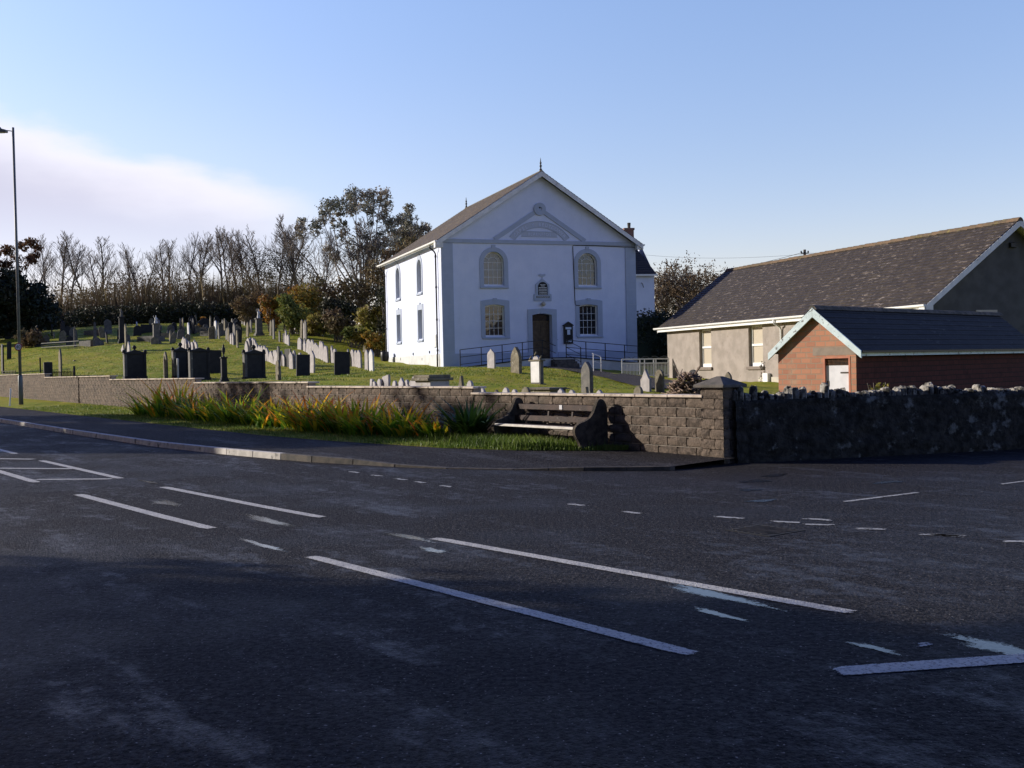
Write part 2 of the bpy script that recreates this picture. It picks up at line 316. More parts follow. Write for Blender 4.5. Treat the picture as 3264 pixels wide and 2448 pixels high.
M['sillm'] = mat('brown_stone_sill', (.22,.18,.15), (.17,.14,.12), 5, .85, .004, 40)
M['plaster'] = mat('cream_plinth_render', (.5,.46,.38), (.42,.38,.32), 2, .9, .006, 40)
M['timber'] = mat('weathered_slats', (.06,.035,.026), (.032,.02,.016), 6, .7, .004, 40, .3, (.2,.17,.15), 5, .7)
M['concrete'] = mat('weathered_concrete', (.085,.068,.05), (.035,.03,.024), 8, .95, .02, 35, .2)
M['silver'] = mat('bare_timber_edge', (.62,.58,.52), (.5,.46,.4), 8, .5)
M['pale'] = mat('pale_slate_headstone', (.36,.33,.33), (.25,.23,.23), 3, .7, .006, 30, .3, (.24,.22,.17), 4, .62)
M['slate'] = mat('dark_slate_headstone', (.014,.014,.016), (.022,.022,.024), 4, .6, .004, 30, .2)
M['lichen'] = mat('lichened_headstone', (.2,.175,.13), (.12,.105,.075), 5, .9, .02, 20, .2, (.5,.48,.42), 6, .66)
M['grey'] = mat('grey_granite_headstone', (.13,.12,.11), (.08,.075,.07), 4, .75, .008, 30, .3, (.3,.28,.2), 5, .64)
M['marble'] = mat('white_marble', (.58,.57,.57), (.48,.47,.47), 3, .5, .002, 30)
M['brickr'] = None
def m_brick(name, c1, c2, mort, bw, bh, mort_w=.012, var=None, bump=.01):
    m, b = new_mat(name); o = OBJ(); s = nt.nodes.new('ShaderNodeSeparateXYZ'); L(o, s.inputs[0]); v = nt.nodes.new('ShaderNodeCombineXYZ')
    L(MA('ADD', s.outputs[0], s.outputs[1]), v.inputs[0]); L(s.outputs[2], v.inputs[1])
    wob = nt.nodes.new('ShaderNodeVectorMath'); wob.operation = 'ADD'; L(v.outputs[0], wob.inputs[0])
    nn_ = nt.nodes.new('ShaderNodeTexNoise'); nn_.inputs['Scale'].default_value = 3; L(o, nn_.inputs['Vector']); sc = nt.nodes.new('ShaderNodeVectorMath'); sc.operation = 'SCALE'; sc.inputs['Scale'].default_value = .02; L(nn_.outputs['Color'], sc.inputs[0]); L(sc.outputs[0], wob.inputs[1])
    t = nt.nodes.new('ShaderNodeTexBrick'); t.inputs['Scale'].default_value = 1; t.inputs['Brick Width'].default_value = bw; t.inputs['Row Height'].default_value = bh; t.inputs['Mortar Size'].default_value = mort_w; t.inputs['Bias'].default_value = -.2
    t.inputs['Color1'].default_value = (*c1, 1); t.inputs['Color2'].default_value = (*c2, 1); t.inputs['Mortar'].default_value = (*mort, 1); L(wob.outputs[0], t.inputs['Vector'])
    c = t.outputs[0]
    if var: c = MIXC(SMOOTH(NOISE(o, 2.2, 6, .65), .52, .72), c, var)
    c = MIXC(MA('MULTIPLY', NOISE(o, 30, 4, .7), .35), c, tuple(x*.5 for x in c1))
    L(c, b.inputs['Base Color']); b.inputs['Roughness'].default_value = .9; b.inputs['Specular IOR Level'].default_value = .2
    BUMP(b, MA('SUBTRACT', MA('MULTIPLY', NOISE(o, 40, 4), .3), t.outputs['Fac']), bump); return m
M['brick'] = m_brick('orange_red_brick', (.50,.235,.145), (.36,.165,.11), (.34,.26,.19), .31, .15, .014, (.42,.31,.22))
M['brick_shaded'] = m_brick('brick_painted_shade', (.095,.030,.024), (.066,.023,.019), (.034,.022,.019), .31, .15, .012, (.04,.016,.014))  # long walls: same brick as the gable, shade put into the colour
M['chimneyb'] = m_brick('chimney_brick', (.33,.17,.13), (.2,.12,.1), (.2,.18,.16), .22, .075, .01, (.12,.1,.09))
def m_slate(name, axis, bw, bh, c1, c2, spot=None, spot_th=.62, moss=None, spot_scale=7., rough=.7):
    m, b = new_mat(name); o = OBJ(); s = nt.nodes.new('ShaderNodeSeparateXYZ'); L(o, s.inputs[0]); v = nt.nodes.new('ShaderNodeCombineXYZ')
    L(s.outputs[axis], v.inputs[0]); L(s.outputs[2], v.inputs[1])
    t = nt.nodes.new('ShaderNodeTexBrick'); t.inputs['Scale'].default_value = 1; t.inputs['Brick Width'].default_value = bw; t.inputs['Row Height'].default_value = bh; t.inputs['Mortar Size'].default_value = .006; t.inputs['Bias'].default_value = 0
    t.inputs['Color1'].default_value = (*c1, 1); t.inputs['Color2'].default_value = (*c2, 1); t.inputs['Mortar'].default_value = (c1[0]*.3, c1[1]*.3, c1[2]*.3, 1); L(v.outputs[0], t.inputs['Vector']); c = t.outputs[0]
    c = MIXC(MA('MULTIPLY', NOISE(o, 1.1, 6), .6), c, tuple(x*.55 for x in c1))
    if spot:
        st = tuple(spot_scale*(.45 if i == axis else 1.5) for i in range(3))
        k = MA('MULTIPLY', SMOOTH(NOISE(MAPV(o, st), 1, 5, .75), spot_th-.03, spot_th+.05), SMOOTH(NOISE(o, .35, 3), .32, .62, .25, 1.))
        c = MIXC(k, c, spot)
    if moss: c = MIXC(SMOOTH(NOISE(o, 3, 5), .5, .75), c, moss)
    L(c, b.inputs['Base Color']); b.inputs['Roughness'].default_value = rough; b.inputs['Specular IOR Level'].default_value = .3
    BUMP(b, MA('SUBTRACT', MA('MULTIPLY', NOISE(o, 25, 4), .4), t.outputs['Fac']), .012); return m
M['bark'] = mat('tree_bark', (.17,.14,.115), (.09,.075,.06), 6, .9, .01, 20)
M['barkpale'] = mat('pale_eucalyptus_bark', (.42,.36,.30), (.2,.17,.14), 1.5, .8, .006, 20)
M['twig'] = mat('fine_twigs', (.2,.165,.14), (.12,.1,.085), 2, .9)
M['ivy'] = leafmat('ivy', [(.012,.025,.01),(.03,.05,.02)], .5, .1)
M['euc'] = leafmat('eucalyptus_leaves', [(.08,.09,.07),(.17,.18,.13),(.32,.28,.21),(.46,.35,.25)], .45, .2)
M['hedge'] = leafmat('dark_hedge_leaves', [(.012,.018,.008),(.03,.036,.014),(.075,.055,.026)], .6, .1)
M['brown'] = leafmat('brown_undergrowth', [(.07,.05,.03),(.14,.09,.05),(.17,.13,.06),(.08,.08,.035)], .8, .2)
M['autumn'] = leafmat('autumn_leaves', [(.09,.10,.03),(.22,.19,.04),(.36,.2,.03),(.3,.11,.03),(.16,.16,.04)], .7, .3)
M['autgreen'] = leafmat('green_gold_leaves', [(.07,.10,.025),(.14,.17,.04),(.3,.25,.05),(.2,.14,.05)], .7, .3)
M['beech'] = leafmat('rust_beech_leaves', [(.06,.03,.018),(.13,.06,.03),(.09,.06,.025)], .7, .3)
M['conif'] = leafmat('dark_evergreen_leaves', [(.006,.012,.008),(.014,.024,.012),(.035,.03,.015)], .7, .05)
M['blade'] = leafmat('sword_leaves', [(.04,.10,.012),(.1,.22,.015),(.28,.4,.02),(.75,.58,.03),(.85,.3,.03),(.45,.11,.02)], .5, .5)
M['darkblade'] = leafmat('dark_sword_leaves', [(.015,.04,.01),(.03,.075,.015),(.06,.1,.02)], .45, .2)
M['stick'] = mat('cut_branches', (.25,.18,.13), (.12,.08,.06), 6, .9, .004, 30)
M['paper'] = mat('white_paper', (.6,.68,.78), (.55,.62,.72), 5, .6)
M['red'] = mat('red_sign_ring', (.35,.02,.03), (.3,.02,.03), 5, .5)
M['signw'] = mat('white_sign_face', (.7,.7,.68), (.6,.6,.6), 5, .5)
M['orangef'] = mat('orange_door_frame', (.5,.2,.12), (.42,.16,.1), 6, .7)
M['panel'] = mat('white_door_panel', (.72,.71,.74), (.64,.63,.66), 4, .6, 0, 1, .3, (.45,.36,.3), 4, .7)
M['lintel'] = mat('grey_lintel', (.3,.24,.19), (.25,.2,.16), 5, .9, .004, 40)
M['wire'] = mat('black_cable', (.02,.02,.02), (.03,.03,.03), 5, .6)
M['pot'] = mat('brown_soil', (.05,.035,.025), (.03,.02,.015), 5, .95, .01, 20)
# ------------------------------------------------------------------ letters
_lc = {}
def letters(ch):
    if ch not in _lc:
        cu = bpy.data.curves.new('glyph', 'FONT'); cu.body = ch; cu.size = 1; cu.extrude = .04; cu.resolution_u = 2; cu.align_x = 'CENTER'
        o = bpy.data.objects.new('glyph', cu); COL.objects.link(o); dg = bpy.context.evaluated_depsgraph_get()
        me = bpy.data.meshes.new_from_object(o.evaluated_get(dg)); vs = [tuple(v.co) for v in me.vertices]; fs = [tuple(p.vertices) for p in me.polygons]
        w = max([v[0] for v in vs])-min([v[0] for v in vs]) if vs else .3
        bpy.data.objects.remove(o); bpy.data.curves.remove(cu); bpy.data.meshes.remove(me); _lc[ch] = (vs, fs, w)
    return _lc[ch]
def put_letter(mb, ch, f, size):
    vs, fs, w = letters(ch); mb.add([f(x*size, y*size, z*size) for x, y, z in vs], fs)
def put_text(mb, txt, cx, z, size, f, gap=.12):
    ws = [letters(c)[2] if c != ' ' else .3 for c in txt]; tot = sum(ws)+gap*(len(txt)-1); x = -tot/2
    for c, w in zip(txt, ws):
        if c != ' ': put_letter(mb, c, lambda a, b, d, xx=x+w/2: f(cx+(xx*size)+a, z+b, d), size)
        x += w+gap
# ------------------------------------------------------------------ generic leaf cloud and trees
def leaves(name, blobs, n, size, m, parent=None, shell=.45, gap=.0, seed=1, flat=1.0, gscale=.8):
    r = np.random.default_rng(seed); vol = np.array([b[3]*b[4]*b[5] for b in blobs])**.67; cnt = np.maximum(8, (n*vol/vol.sum()).astype(int)); P = []; T = []
    for (x,y,z,a,b,c), k in zip(blobs, cnt):
        d = r.normal(size=(k,3)); d /= np.linalg.norm(d, axis=1)[:, None]; rad = shell+(1-shell)*r.random(k)**.5
        rad *= 1+.22*np.sin(d[:,0]*5+x)*np.cos(d[:,2]*6+y)+.12*r.normal(size=k)
        P.append(np.c_[x+d[:,0]*rad*a, y+d[:,1]*rad*b, z+d[:,2]*rad*c]); T.append(np.full(k, r.random()))
    P = np.vstack(P); T = np.concatenate(T)
    if gap > 0:
        keep = np.array([noise.noise(Vector(p)*gscale) > gap-.5 for p in P.tolist()]); P = P[keep]; T = T[keep]
    k = len(P); a = r.normal(size=(k,3)); a /= np.linalg.norm(a, axis=1)[:,None]; b = r.normal(size=(k,3)); b -= (b*a).sum(1)[:,None]*a; b /= np.linalg.norm(b, axis=1)[:,None]
    s = size*(.5+r.random(k))[:,None]; a *= s; b *= s*.6*flat
    V = np.stack([P-a, P+b*.8-a*.1, P+a, P-b*.8-a*.1], 1).reshape(-1,3); Fc = np.arange(4*k).reshape(-1,4)
    t = np.clip(T*.55+r.random(k)*.45, 0, 1); return npmesh(name, V, Fc, m, parent, t)
def tree_mesh(seed, H, r0, spread=.55, nprim=9, levels=3, start=.35, upright=.75, thin=.03, fork=False, kids=4):
    R = random.Random(seed); tr = MB(); tw = MB()
    def branch(p, d, ln, r, lev):
        k = 5 if lev == 0 else (4 if lev == 1 else 3); pts = [p]; cur = Vector(p); dd = Vector(d)
        for i in range(k):
            dd = (dd+Vector((R.gauss(0,.13),R.gauss(0,.13),R.gauss(0,.06)+.09*upright))).normalized(); cur = cur+dd*(ln/k); pts.append(cur.copy())
        re = max(thin*.55, r*(.35 if lev == 0 else .3)); rs = [r+(re-r)*i/k for i in range(k+1)]
        (tr if lev == 0 or (lev == 1 and fork) else tw).tube(pts, rs, 7 if lev == 0 else (5 if lev == 1 else 3), False)
        if lev >= levels: return
        m_ = nprim if lev == 0 else kids
        for j in range(m_):
            f = start+(1-start)*(j+R.random())/m_ if lev == 0 else .2+.8*(j+R.random())/m_
            i = min(k-1, int(f*k)); q = pts[i].lerp(pts[i+1], f*k-i); dv = (pts[i+1]-pts[i]).normalized(); az_ = R.random()*2*pi
            side = Vector((cos(az_), sin(az_), 0)); nd = (dv*(.6+.4*upright)+side*spread*(.7+.6*R.random())+Vector((0,0,.25*upright))).normalized()
            l2 = (H*(1-f)*.52+H*.07)*(.75+.4*R.random()) if lev == 0 else ln*(.4+.3*R.random())*(1.15-.5*f)
            branch(q, nd, l2, max(thin, rs[i]*(.5 if lev == 0 else .55)), lev+1)
    branch(Vector((0,0,-.4)), Vector((0,0,1)), H*.95, r0, 0); return tr, tw
_tv = {}
def bare_tree(loc, v, sc, rot, label, group, cat='tree', lean=0., name='bare_tree', ivy=False):
    if v not in _tv:
        H = 12.5; tr, tw = tree_mesh(40+v, H, .15, .62 if v % 2 else .8, 13+v % 3, 3, [.35,.45,.4,.3,.38][v % 5], .9, .016, kids=5)
        root = thing(name, label, cat, (0,0,0)); a = tr.build('trunk', M['bark'], root, True, normals=False); b = tw.build('crown', M['twig'], root, True, normals=False); _tv[v] = (a.data, b.data)
    else:
        root = thing(name, label, cat); a, b = [bpy.data.objects.new(n_, d_) for n_, d_ in zip(('trunk','crown'), _tv[v])]
        for o in (a, b): COL.objects.link(o); o.parent = root
    root.location = loc; root.rotation_euler = (lean*.3, lean, rot); root.scale = sc if isinstance(sc, tuple) else (sc,)*3
    if group: root['group'] = group
    if ivy: leaves('ivy', [(0,0,h,.5,.5,.9) for h in (.8,2.,3.2,4.4)], 420, .16, M['ivy'], root, .3, seed=int(rot*50))
    return root
# ================================================================== SETTING
def struct(o, label=None): o['kind'] = 'structure'; return o
# asphalt carriageway and side-road mouth
xs = np.r_[np.linspace(-150,-40,12)[:-1], np.linspace(-40,40,81), np.linspace(40,150,12)[1:]]
V = []; Fc = []; ys01 = np.linspace(0, 1, 40)
for x in xs:
    y1 = yb(x)+.1
    for s in ys01: y = -60+(y1+60)*(1-(1-s)**1.6); V.append((x, y, zr(totn(x, y)[0])))
nj = len(ys01)
for i in range(len(xs)-1):
    for j in range(nj-1): Fc.append((i*nj+j, (i+1)*nj+j, (i+1)*nj+j+1, i*nj+j+1))
struct(npmesh('road', V, Fc, M['asphalt']))
# lawn / churchyard terrain, one sheet out to the horizon
xs = np.r_[-900,-600,-400,-260,np.linspace(-180,-64,30),np.linspace(-60,50,176),np.linspace(54,180,26),260,400,600,900]
vs = np.r_[np.linspace(.18,40,80),np.linspace(41,120,66),np.linspace(124,320,30),420,600,900]
XX, VV = np.meshgrid(xs, vs, indexing='ij'); YY = np.array([[yb(x) for x in xs]]).T+VV
ZZ = gzv(np.clip(XX.ravel(), -180, 180), np.clip(YY.ravel(), 0, 330)).reshape(XX.shape)
ZZ += (.05*np.sin(XX*1.3+YY*.4)*np.sin(YY*.9-XX*.3)+.03*np.sin(XX*2.7+1.7*np.sin(YY*.5))*np.sin(YY*2.1+XX*.6))*(VV > 8)
V = np.stack([XX, YY, ZZ], -1).reshape(-1,3); a_, b_ = XX.shape; I = np.arange(a_*b_).reshape(a_, b_)
struct(npmesh('ground', V, np.stack([I[:-1,:-1], I[1:,:-1], I[1:,1:], I[:-1,1:]], -1).reshape(-1,4), M['lawn'], smooth=True))
# strips parallel to the road
def strip(name, ts, fa, fb, za, zb_, m, k=6, noise_=0.):
    V = []; Fc = []
    for t in ts:
        for j in range(k+1):
            f = j/k; n = fa(t)*(1-f)+fb(t)*f; p = tn(t, n, za(t)*(1-f)+zb_(t)*f+(noise_*noise.noise(Vector((t*1.3, n*1.7, 0))) if 0 < j < k else 0)); V.append(p)
    for i in range(len(ts)-1):
        for j in range(k): a = i*(k+1)+j; Fc.append((a, a+k+1, a+k+2, a+1))
    return npmesh(name, V, Fc, m, smooth=True)
T1 = list(np.arange(11.45, 30, .2))+list(np.arange(30, 150, 2.))
kn = lambda t: interp(t, KERB); vn = lambda t: min(12.5, interp(t, VERGE)); kh = lambda t: zr(t)+interp(t, KH)
struct(strip('pavement', T1, lambda t: kn(t)+.11, lambda t: max(vn(t), kn(t)+.12)+.03, lambda t: kh(t)-.004, lambda t: zr(t)+.095, M['pave']))
T2 = [t for t in T1 if t > 13.75]
struct(strip('verge', T2, vn, lambda t: 12.52, lambda t: zr(t)+.10, lambda t: max(zb(t), zr(t)+.11)+.01, M['lawn'], 8, .05))
# kerb stones, pale upstand on the bend, dropping to a flush edging at the corner
kbs = {'kerb': MB(), 'kerbdark': MB()}; t = 11.45
def kp(t, dn, z): return tn(t, kn(t)+dn, z)
while t < 95:
    l = .9 if t > 13 else .45; t2 = t+l-.012; h0, h1 = interp(t, KH), interp(t2, KH)
    if h0 > .012:
        q = [kp(t,0,zr(t)-.1), kp(t2,0,zr(t2)-.1), kp(t2,.12,zr(t2)-.1), kp(t,.12,zr(t)-.1), kp(t,.012,zr(t)+h0), kp(t2,.012,zr(t2)+h1), kp(t2,.12,zr(t2)+h1+.002), kp(t,.12,zr(t)+h0+.002)]
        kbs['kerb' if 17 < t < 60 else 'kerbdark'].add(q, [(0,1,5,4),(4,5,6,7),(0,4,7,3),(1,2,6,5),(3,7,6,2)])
    t += l
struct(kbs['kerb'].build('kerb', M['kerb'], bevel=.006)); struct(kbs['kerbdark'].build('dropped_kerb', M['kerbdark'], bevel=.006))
# painted markings (worn thermoplastic, each a thin sheet 4 mm up)
def mark(t0, n0, t1, n1, w, nm='road_marking', m='paint', seg=26):
    a = tn(t0, n0); b = tn(t1, n1); d = (b-a).normalized(); s = Vector((-d.y, d.x, 0))*w/2; V = []; Fc = []; E_ = []; a = a-d*.03; b = b+d*.03
    for i in range(seg+1):
        p = a.lerp(b, i/seg); z = zr(totn(p.x, p.y)[0])+.005
        for k in (-1.15, -.7, .7, 1.15): q = p+s*k; V.append((q.x, q.y, z)); E_.append(0. if abs(k) > 1 or i in (0, seg) else 1.)
        if i:
            for k in range(3): Fc.append((4*i-4+k, 4*i+k, 4*i+k+1, 4*i-3+k))
    o = npmesh(nm, V, Fc, M[m]); at_ = o.data.attributes.new('tint', 'FLOAT', 'POINT'); at_.data.foreach_set('value', E_); return struct(o)
for a in ((4.2,5.6,8.5,5.26,.11),(4.15,4.17,8.4,3.97,.11),(10.66,3.93,14.85,3.71,.12),(10.6,5.13,14.9,4.84,.11),(16.95,3.64,21.5,3.52,.12),(16.55,4.74,20.95,4.6,.11),(23.1,4.6,27.6,4.55,.11),
          (23.6,3.5,28,3.45,.11),(29.6,4.6,34,4.6,.11),(3.43,4.5,2.72,5.9,.14),(-.2,4.2,-4.4,4.4,.11),
          (19.9,3.68,18.8,4.6,.13),(17.35,3.75,16.6,4.6,.13),(22.6,3.7,21.4,4.55,.13),(25.2,3.6,24.0,4.5,.13)): mark(*a)
for t in (14.9,14.2,13.5,12.96,12.3,9.56,8.67): mark(t, 7.7, t-.3, 7.72, .09, m='worn', seg=4)      # faded give-way dashes
for t, l in ((7.75,.5),(7.1,.35),(6.74,.3),(6.25,.3),(5.7,.5),(5.0,.4),(4.2,.4)): mark(t, 8.1+(7.7-t)*.22, t-l*.8, 8.22+(7.7-t)*.26, .1, m='worn', seg=4)
for t in (7.0,5.6): mark(t, 8.62, t-.3, 8.7, .1, m='worn', seg=4)
mark(7.5, 9.95, 7.42, 11.2, .08, m='worn'); mark(7.2, 12.6, 7.1, 13.9, .07, m='worn')
mark(3.5, 5.22, 3.42, 5.3, .09, m='worn', seg=2)
# puddles and wet patches
def patch(name, t, n, rt, rn, m, z=.007, seed=0, k=34, rot=0.):
    R = random.Random(seed); ph = [R.random()*6 for _ in range(4)]; V = [tn(t, n, zr(t)+z)]
    for i in range(k):
        a = 2*pi*i/k; r = 1+.22*sin(2*a+ph[0])+.16*sin(3*a+ph[1])+.1*sin(5*a+ph[2])+.07*sin(9*a+ph[3]); V.append(tn(t+cos(a)*rt*r, n+sin(a)*rn*r+cos(a)*rt*r*rot, zr(t)+z))
    me = bpy.data.meshes.new(name); me.from_pydata([tuple(v) for v in V], [], [(0, 1+i, 1+(i+1)%k) for i in range(k)]); me.materials.append(M[m]); at_ = me.attributes.new('tint', 'FLOAT', 'POINT'); at_.data.foreach_set('value', [1.]+[0.]*k); o = bpy.data.objects.new(name, me); COL.objects.link(o); return struct(o)
for i, a in enumerate(((5.1,5.36,.85,.11,0),(4.7,4.96,.3,.08,0),(3.15,5.5,.5,.14,0),(3.6,5.0,.2,.07,0),(7.97,4.9,.25,.12,0),(8.75,5.12,.6,.1,0),(13.1,4.3,.7,.14,0),(9.3,3.9,.6,.08,0),(10.8,4.6,.8,.16,0),(15.8,4.9,.6,.08,0))): patch('puddle', *a[:4], 'puddle', .0035, i, rot=a[4])
for i, a in enumerate(((9.6,10.9,.12,.22),(9.0,10.1,.09,.16),(8.3,11.9,.1,.2),(9.9,11.6,.1,.25),(8.2,9.4,.08,.2))): patch('damp_patch', *a, 'wet', .0045, 40+i)
# tarmac path from the chapel steps to the gate
pp = [ground_at(X, y) for X, y in ((1735,1164),(1810,1172),(1890,1186),(1960,1199),(2040,1213),(2110,1228),(2200,1245))]
V = []; Fc = []
for i in range(len(pp)-1):
    for k in range(8):
        if i < len(pp)-2 or k < 8:
            p = pp[i].lerp(pp[i+1], k/8); d = (pp[i+1]-pp[i]).normalized(); s = Vector((-d.y, d.x, 0))
            for j in range(7): q = p+s*(-1.6+j*3.2/6); V.append((q.x, q.y, gz(q.x, q.y)+.05))
for i in range(len(V)//7-1):
    for j in range(6): a = i*7+j; Fc.append((a, a+7, a+8, a+1))
struct(npmesh('path', V, Fc, M['path'], smooth=True))
# grass: longer blades on the verge and round the bench
def blades(name, pts, h0, h1, m, w=.006, seed=3, lean=1.):
    r = np.random.default_rng(seed); P = np.array(pts, float); k = len(P); h = h0+(h1-h0)*r.random(k)**1.6; a = r.random(k)*2*pi; ln = r.random(k)*.6*h*lean; b = r.random(k)*2*pi
    side = np.c_[np.cos(a), np.sin(a), np.zeros(k)]*w; tip = P+np.c_[np.cos(b)*ln, np.sin(b)*ln, h]; mid = P+np.c_[np.cos(b)*ln*.3, np.sin(b)*ln*.3, h*.6]
    V = np.stack([P-side, P+side, mid+side*.8, tip, mid-side*.8], 1).reshape(-1,3); Fc = np.arange(5*k).reshape(-1,5)
    return npmesh(name, V, Fc, m, None, np.clip(.5*r.random(k)+.5*(.5+.5*np.sin(P[:,0]*2.3)*np.cos(P[:,1]*1.9)), 0, 1))
pts = []
while len(pts) < 34000:
    t = 13.8+random.random()**1.7*34; n = random.uniform(vn(t)-.03, 12.45); f = (n-vn(t))/(12.5-vn(t)+.01)
    pts.append(tn(t, n, (zr(t)+.1)*(1-f)+max(zb(t), zr(t)+.11)*f))
tag(blades('verge_grass', pts, .03, .09, M['grass']), 'short green grass on the verge in front of the block wall', 'grass', kind='stuff')
pts = []
while len(pts) < 6500:
    t = random.gauss(15.6, 1.1); n = random.gauss(11.55, .3)
    if 14.05 < t < 19 and vn(t)+.05 < n < 12.45: pts.append(tn(t, n, zr(t)+.1))
tag(blades('long_grass', pts, .08, .24, M['grass'], .005, 5), 'longer tufted grass growing under and before the bench', 'grass', kind='stuff')
pts = []
while len(pts) < 26000:
    x = random.uniform(-12, 9); v = .3+random.random()**1.4*30; y = yb(x)+v
    pts.append((x, y, gz(x, y)-.01))
tag(blades('lawn_grass', pts, .02, .06, M['grass'], .012, 6), 'mown churchyard grass behind the block wall', 'grass', kind='stuff')
pts = []
while len(pts) < 60000:
    y = random.uniform(46, 118); x = random.uniform(-.47*y, min(0., -.47*y+60)) if y > 62 else random.uniform(-.47*y, 4); pts.append((x, y, 0.))
zz_ = gzv(np.array([p[0] for p in pts]), np.array([p[1] for p in pts])); pts = [(p[0], p[1], z) for p, z in zip(pts, zz_) if p[1] > yb(p[0])+.6 and (p[0] < -7.5-.35*(p[1]-66) or p[1] < 64)]
tag(blades('rough_grass', pts, .02, .09, M['grass'], .014, 8), 'rough grass on the churchyard slope', 'grass', kind='stuff')
# ================================================================== BLOCK BOUNDARY WALL
SEC = [(12.05,18.62,1.06),(18.62,26.44,1.185),(26.44,35.0,1.30),(35.0,44.7,1.44),(44.7,55.7,1.585),(55.7,82,1.76)]
wall = thing('boundary_wall', 'long brown split-faced block wall with stepped pale coping and a capped end pier', 'wall', tn(11.9, 12.5, 0), 0)
wl = wall.location.copy()
def wloc(p): return (p[0]-wl.x, p[1]-wl.y, p[2]-wl.z)
def rough_block(VF, o, ax, nx, w, h, d, k=(5,3), amp=.02):
    """one split-faced block: front face bulges towards -nx"""
    V, Fc, T = VF; b = len(V); nu, nv = k; tint = random.random()
    for j in range(nv+1):
        for i in range(nu+1):
            e = (i in (0, nu)) or (j in (0, nv)); bul = -.004 if e else .014+amp*noise.noise(Vector((o.x*3+i*.7, o.y*3+j*.9, o.z*7+i)))*1.4+random.uniform(-.3,.3)*amp
            p = o+ax*(w*i/nu)+Vector((0,0,h*j/nv))-nx*bul; V.append(wloc(p))
    for j in range(nv):
        for i in range(nu): a = b+j*(nu+1)+i; Fc.append((a, a+1, a+nu+2, a+nu+1)); T.append(tint)
    c = len(V)
    for j in (0, nv):
        for i in (0, nu): V.append(wloc(o+ax*(w*i/nu)+Vector((0,0,h*j/nv))+nx*.04))
    q = [b, b+nu, b+nv*(nu+1), b+nv*(nu+1)+nu]
    for s in ((0,1),(1,3),(3,2),(2,0)): Fc.append((q[s[0]], q[s[1]], c+s[1], c+s[0])); T.append(tint)
U3 = Vector((U.x, U.y, 0)); N3 = Vector((NN.x, NN.y, 0))
BH = .158; BL = .435
for si, (t0, t1, zt) in enumerate(SEC):
    VF = ([], [], []); row = 0; z = zt-.04-BH
    while z > (zb(t0)+zr(t0))*.5-.35:
        t = t0-(BL*.5 if row % 2 else 0)-.02
        while t < t1:
            a = max(t, t0); e = min(t+BL-.018, t1)
            if e-a > .06: rough_block(VF, tn(a, 12.5, z), U3, N3, e-a, BH-.017, .2, (5,3) if t < 24 else (3,2), .02)
            t += BL
        z -= BH; row += 1
    o = npmesh('block_work', VF[0], VF[1], M['block'], wall, VF[2])
    mb = MB(); zz = min(zb(t0), 0)-.4; q = [tn(t0,12.525), tn(t1,12.525), tn(t1,12.73), tn(t0,12.73)]
    mb.add([wloc((p.x, p.y, zz)) for p in q]+[wloc((p.x, p.y, zt-.045)) for p in q], [(0,1,2,3),(4,5,6,7),(0,1,5,4),(1,2,6,5),(2,3,7,6),(3,0,4,7)]); mb.build('mortar_core', M['mortar'], wall)
    mb = MB(); t = t0-(.12 if si else 0)
    while t < t1-.02:
        e = min(t+.78, t1); q = [tn(t+.004,12.455), tn(e-.004,12.455), tn(e-.004,12.79), tn(t+.004,12.79)]; j = random.uniform(-.002,.002)
        mb.add([wloc((p.x, p.y, zt-.042+j)) for p in q]+[wloc((p.x, p.y, zt+j)) for p in q], [(0,3,2,1),(4,5,6,7),(0,1,5,4),(1,2,6,5),(2,3,7,6),(3,0,4,7)]); t += .78
    mb.build('coping', M['coping'], wall, bevel=.006)
# end pier of the block wall
pr = [tn(11.62,12.47), tn(12.1,12.47), tn(12.1,12.87), tn(11.62,12.87)]; VF = ([], [], [])
z = 1.175-BH-.01; row = 0
faces_ = ((pr[0], U3, N3, .48), (pr[0]+N3*.4, -N3, U3*1, .4))
while z > -.3:
    for fi, (o_, ax, nx, w) in enumerate(faces_):
        cuts = [0, w*.62, w] if (row+fi) % 2 == 0 else [0, w*.4, w]
        if row < 3 and fi == 0 and row != 1: cuts = [0, w]
        for c0, c1 in zip(cuts, cuts[1:]): rough_block(VF, Vector((o_.x, o_.y, z))+ax*(c0+.004), ax, nx, c1-c0-.008, BH-.01, .2, (4,3), .012)
    z -= BH; row += 1
npmesh('pier_block_work', VF[0], VF[1], M['block'], wall, VF[2])
mb = MB(); q = [tn(11.645,12.495), tn(12.08,12.495), tn(12.08,12.86), tn(11.645,12.86)]
mb.add([wloc((p.x, p.y, -.4)) for p in q]+[wloc((p.x, p.y, 1.172)) for p in q], [(0,1,2,3),(4,5,6,7),(0,1,5,4),(1,2,6,5),(2,3,7,6),(3,0,4,7)]); mb.build('pier_core', M['mortar'], wall)
mb = MB(); q = [tn(11.54,12.40), tn(12.19,12.40), tn(12.19,12.94), tn(11.54,12.94)]; c = (q[0]+q[2])/2
mb.add([wloc((p.x, p.y, 1.176)) for p in q]+[wloc((p.x, p.y, 1.222)) for p in q]+[wloc(((c.x*.88+p.x*.12), (c.y*.88+p.y*.12), 1.352)) for p in q], [(0,3,2,1),(0,1,5,4),(1,2,6,5),(2,3,7,6),(3,0,4,7),(4,5,9,8),(5,6,10,9),(6,7,11,10),(7,4,8,11),(8,9,10,11)]); mb.build('pier_cap', M['cap'], wall, bevel=.008)
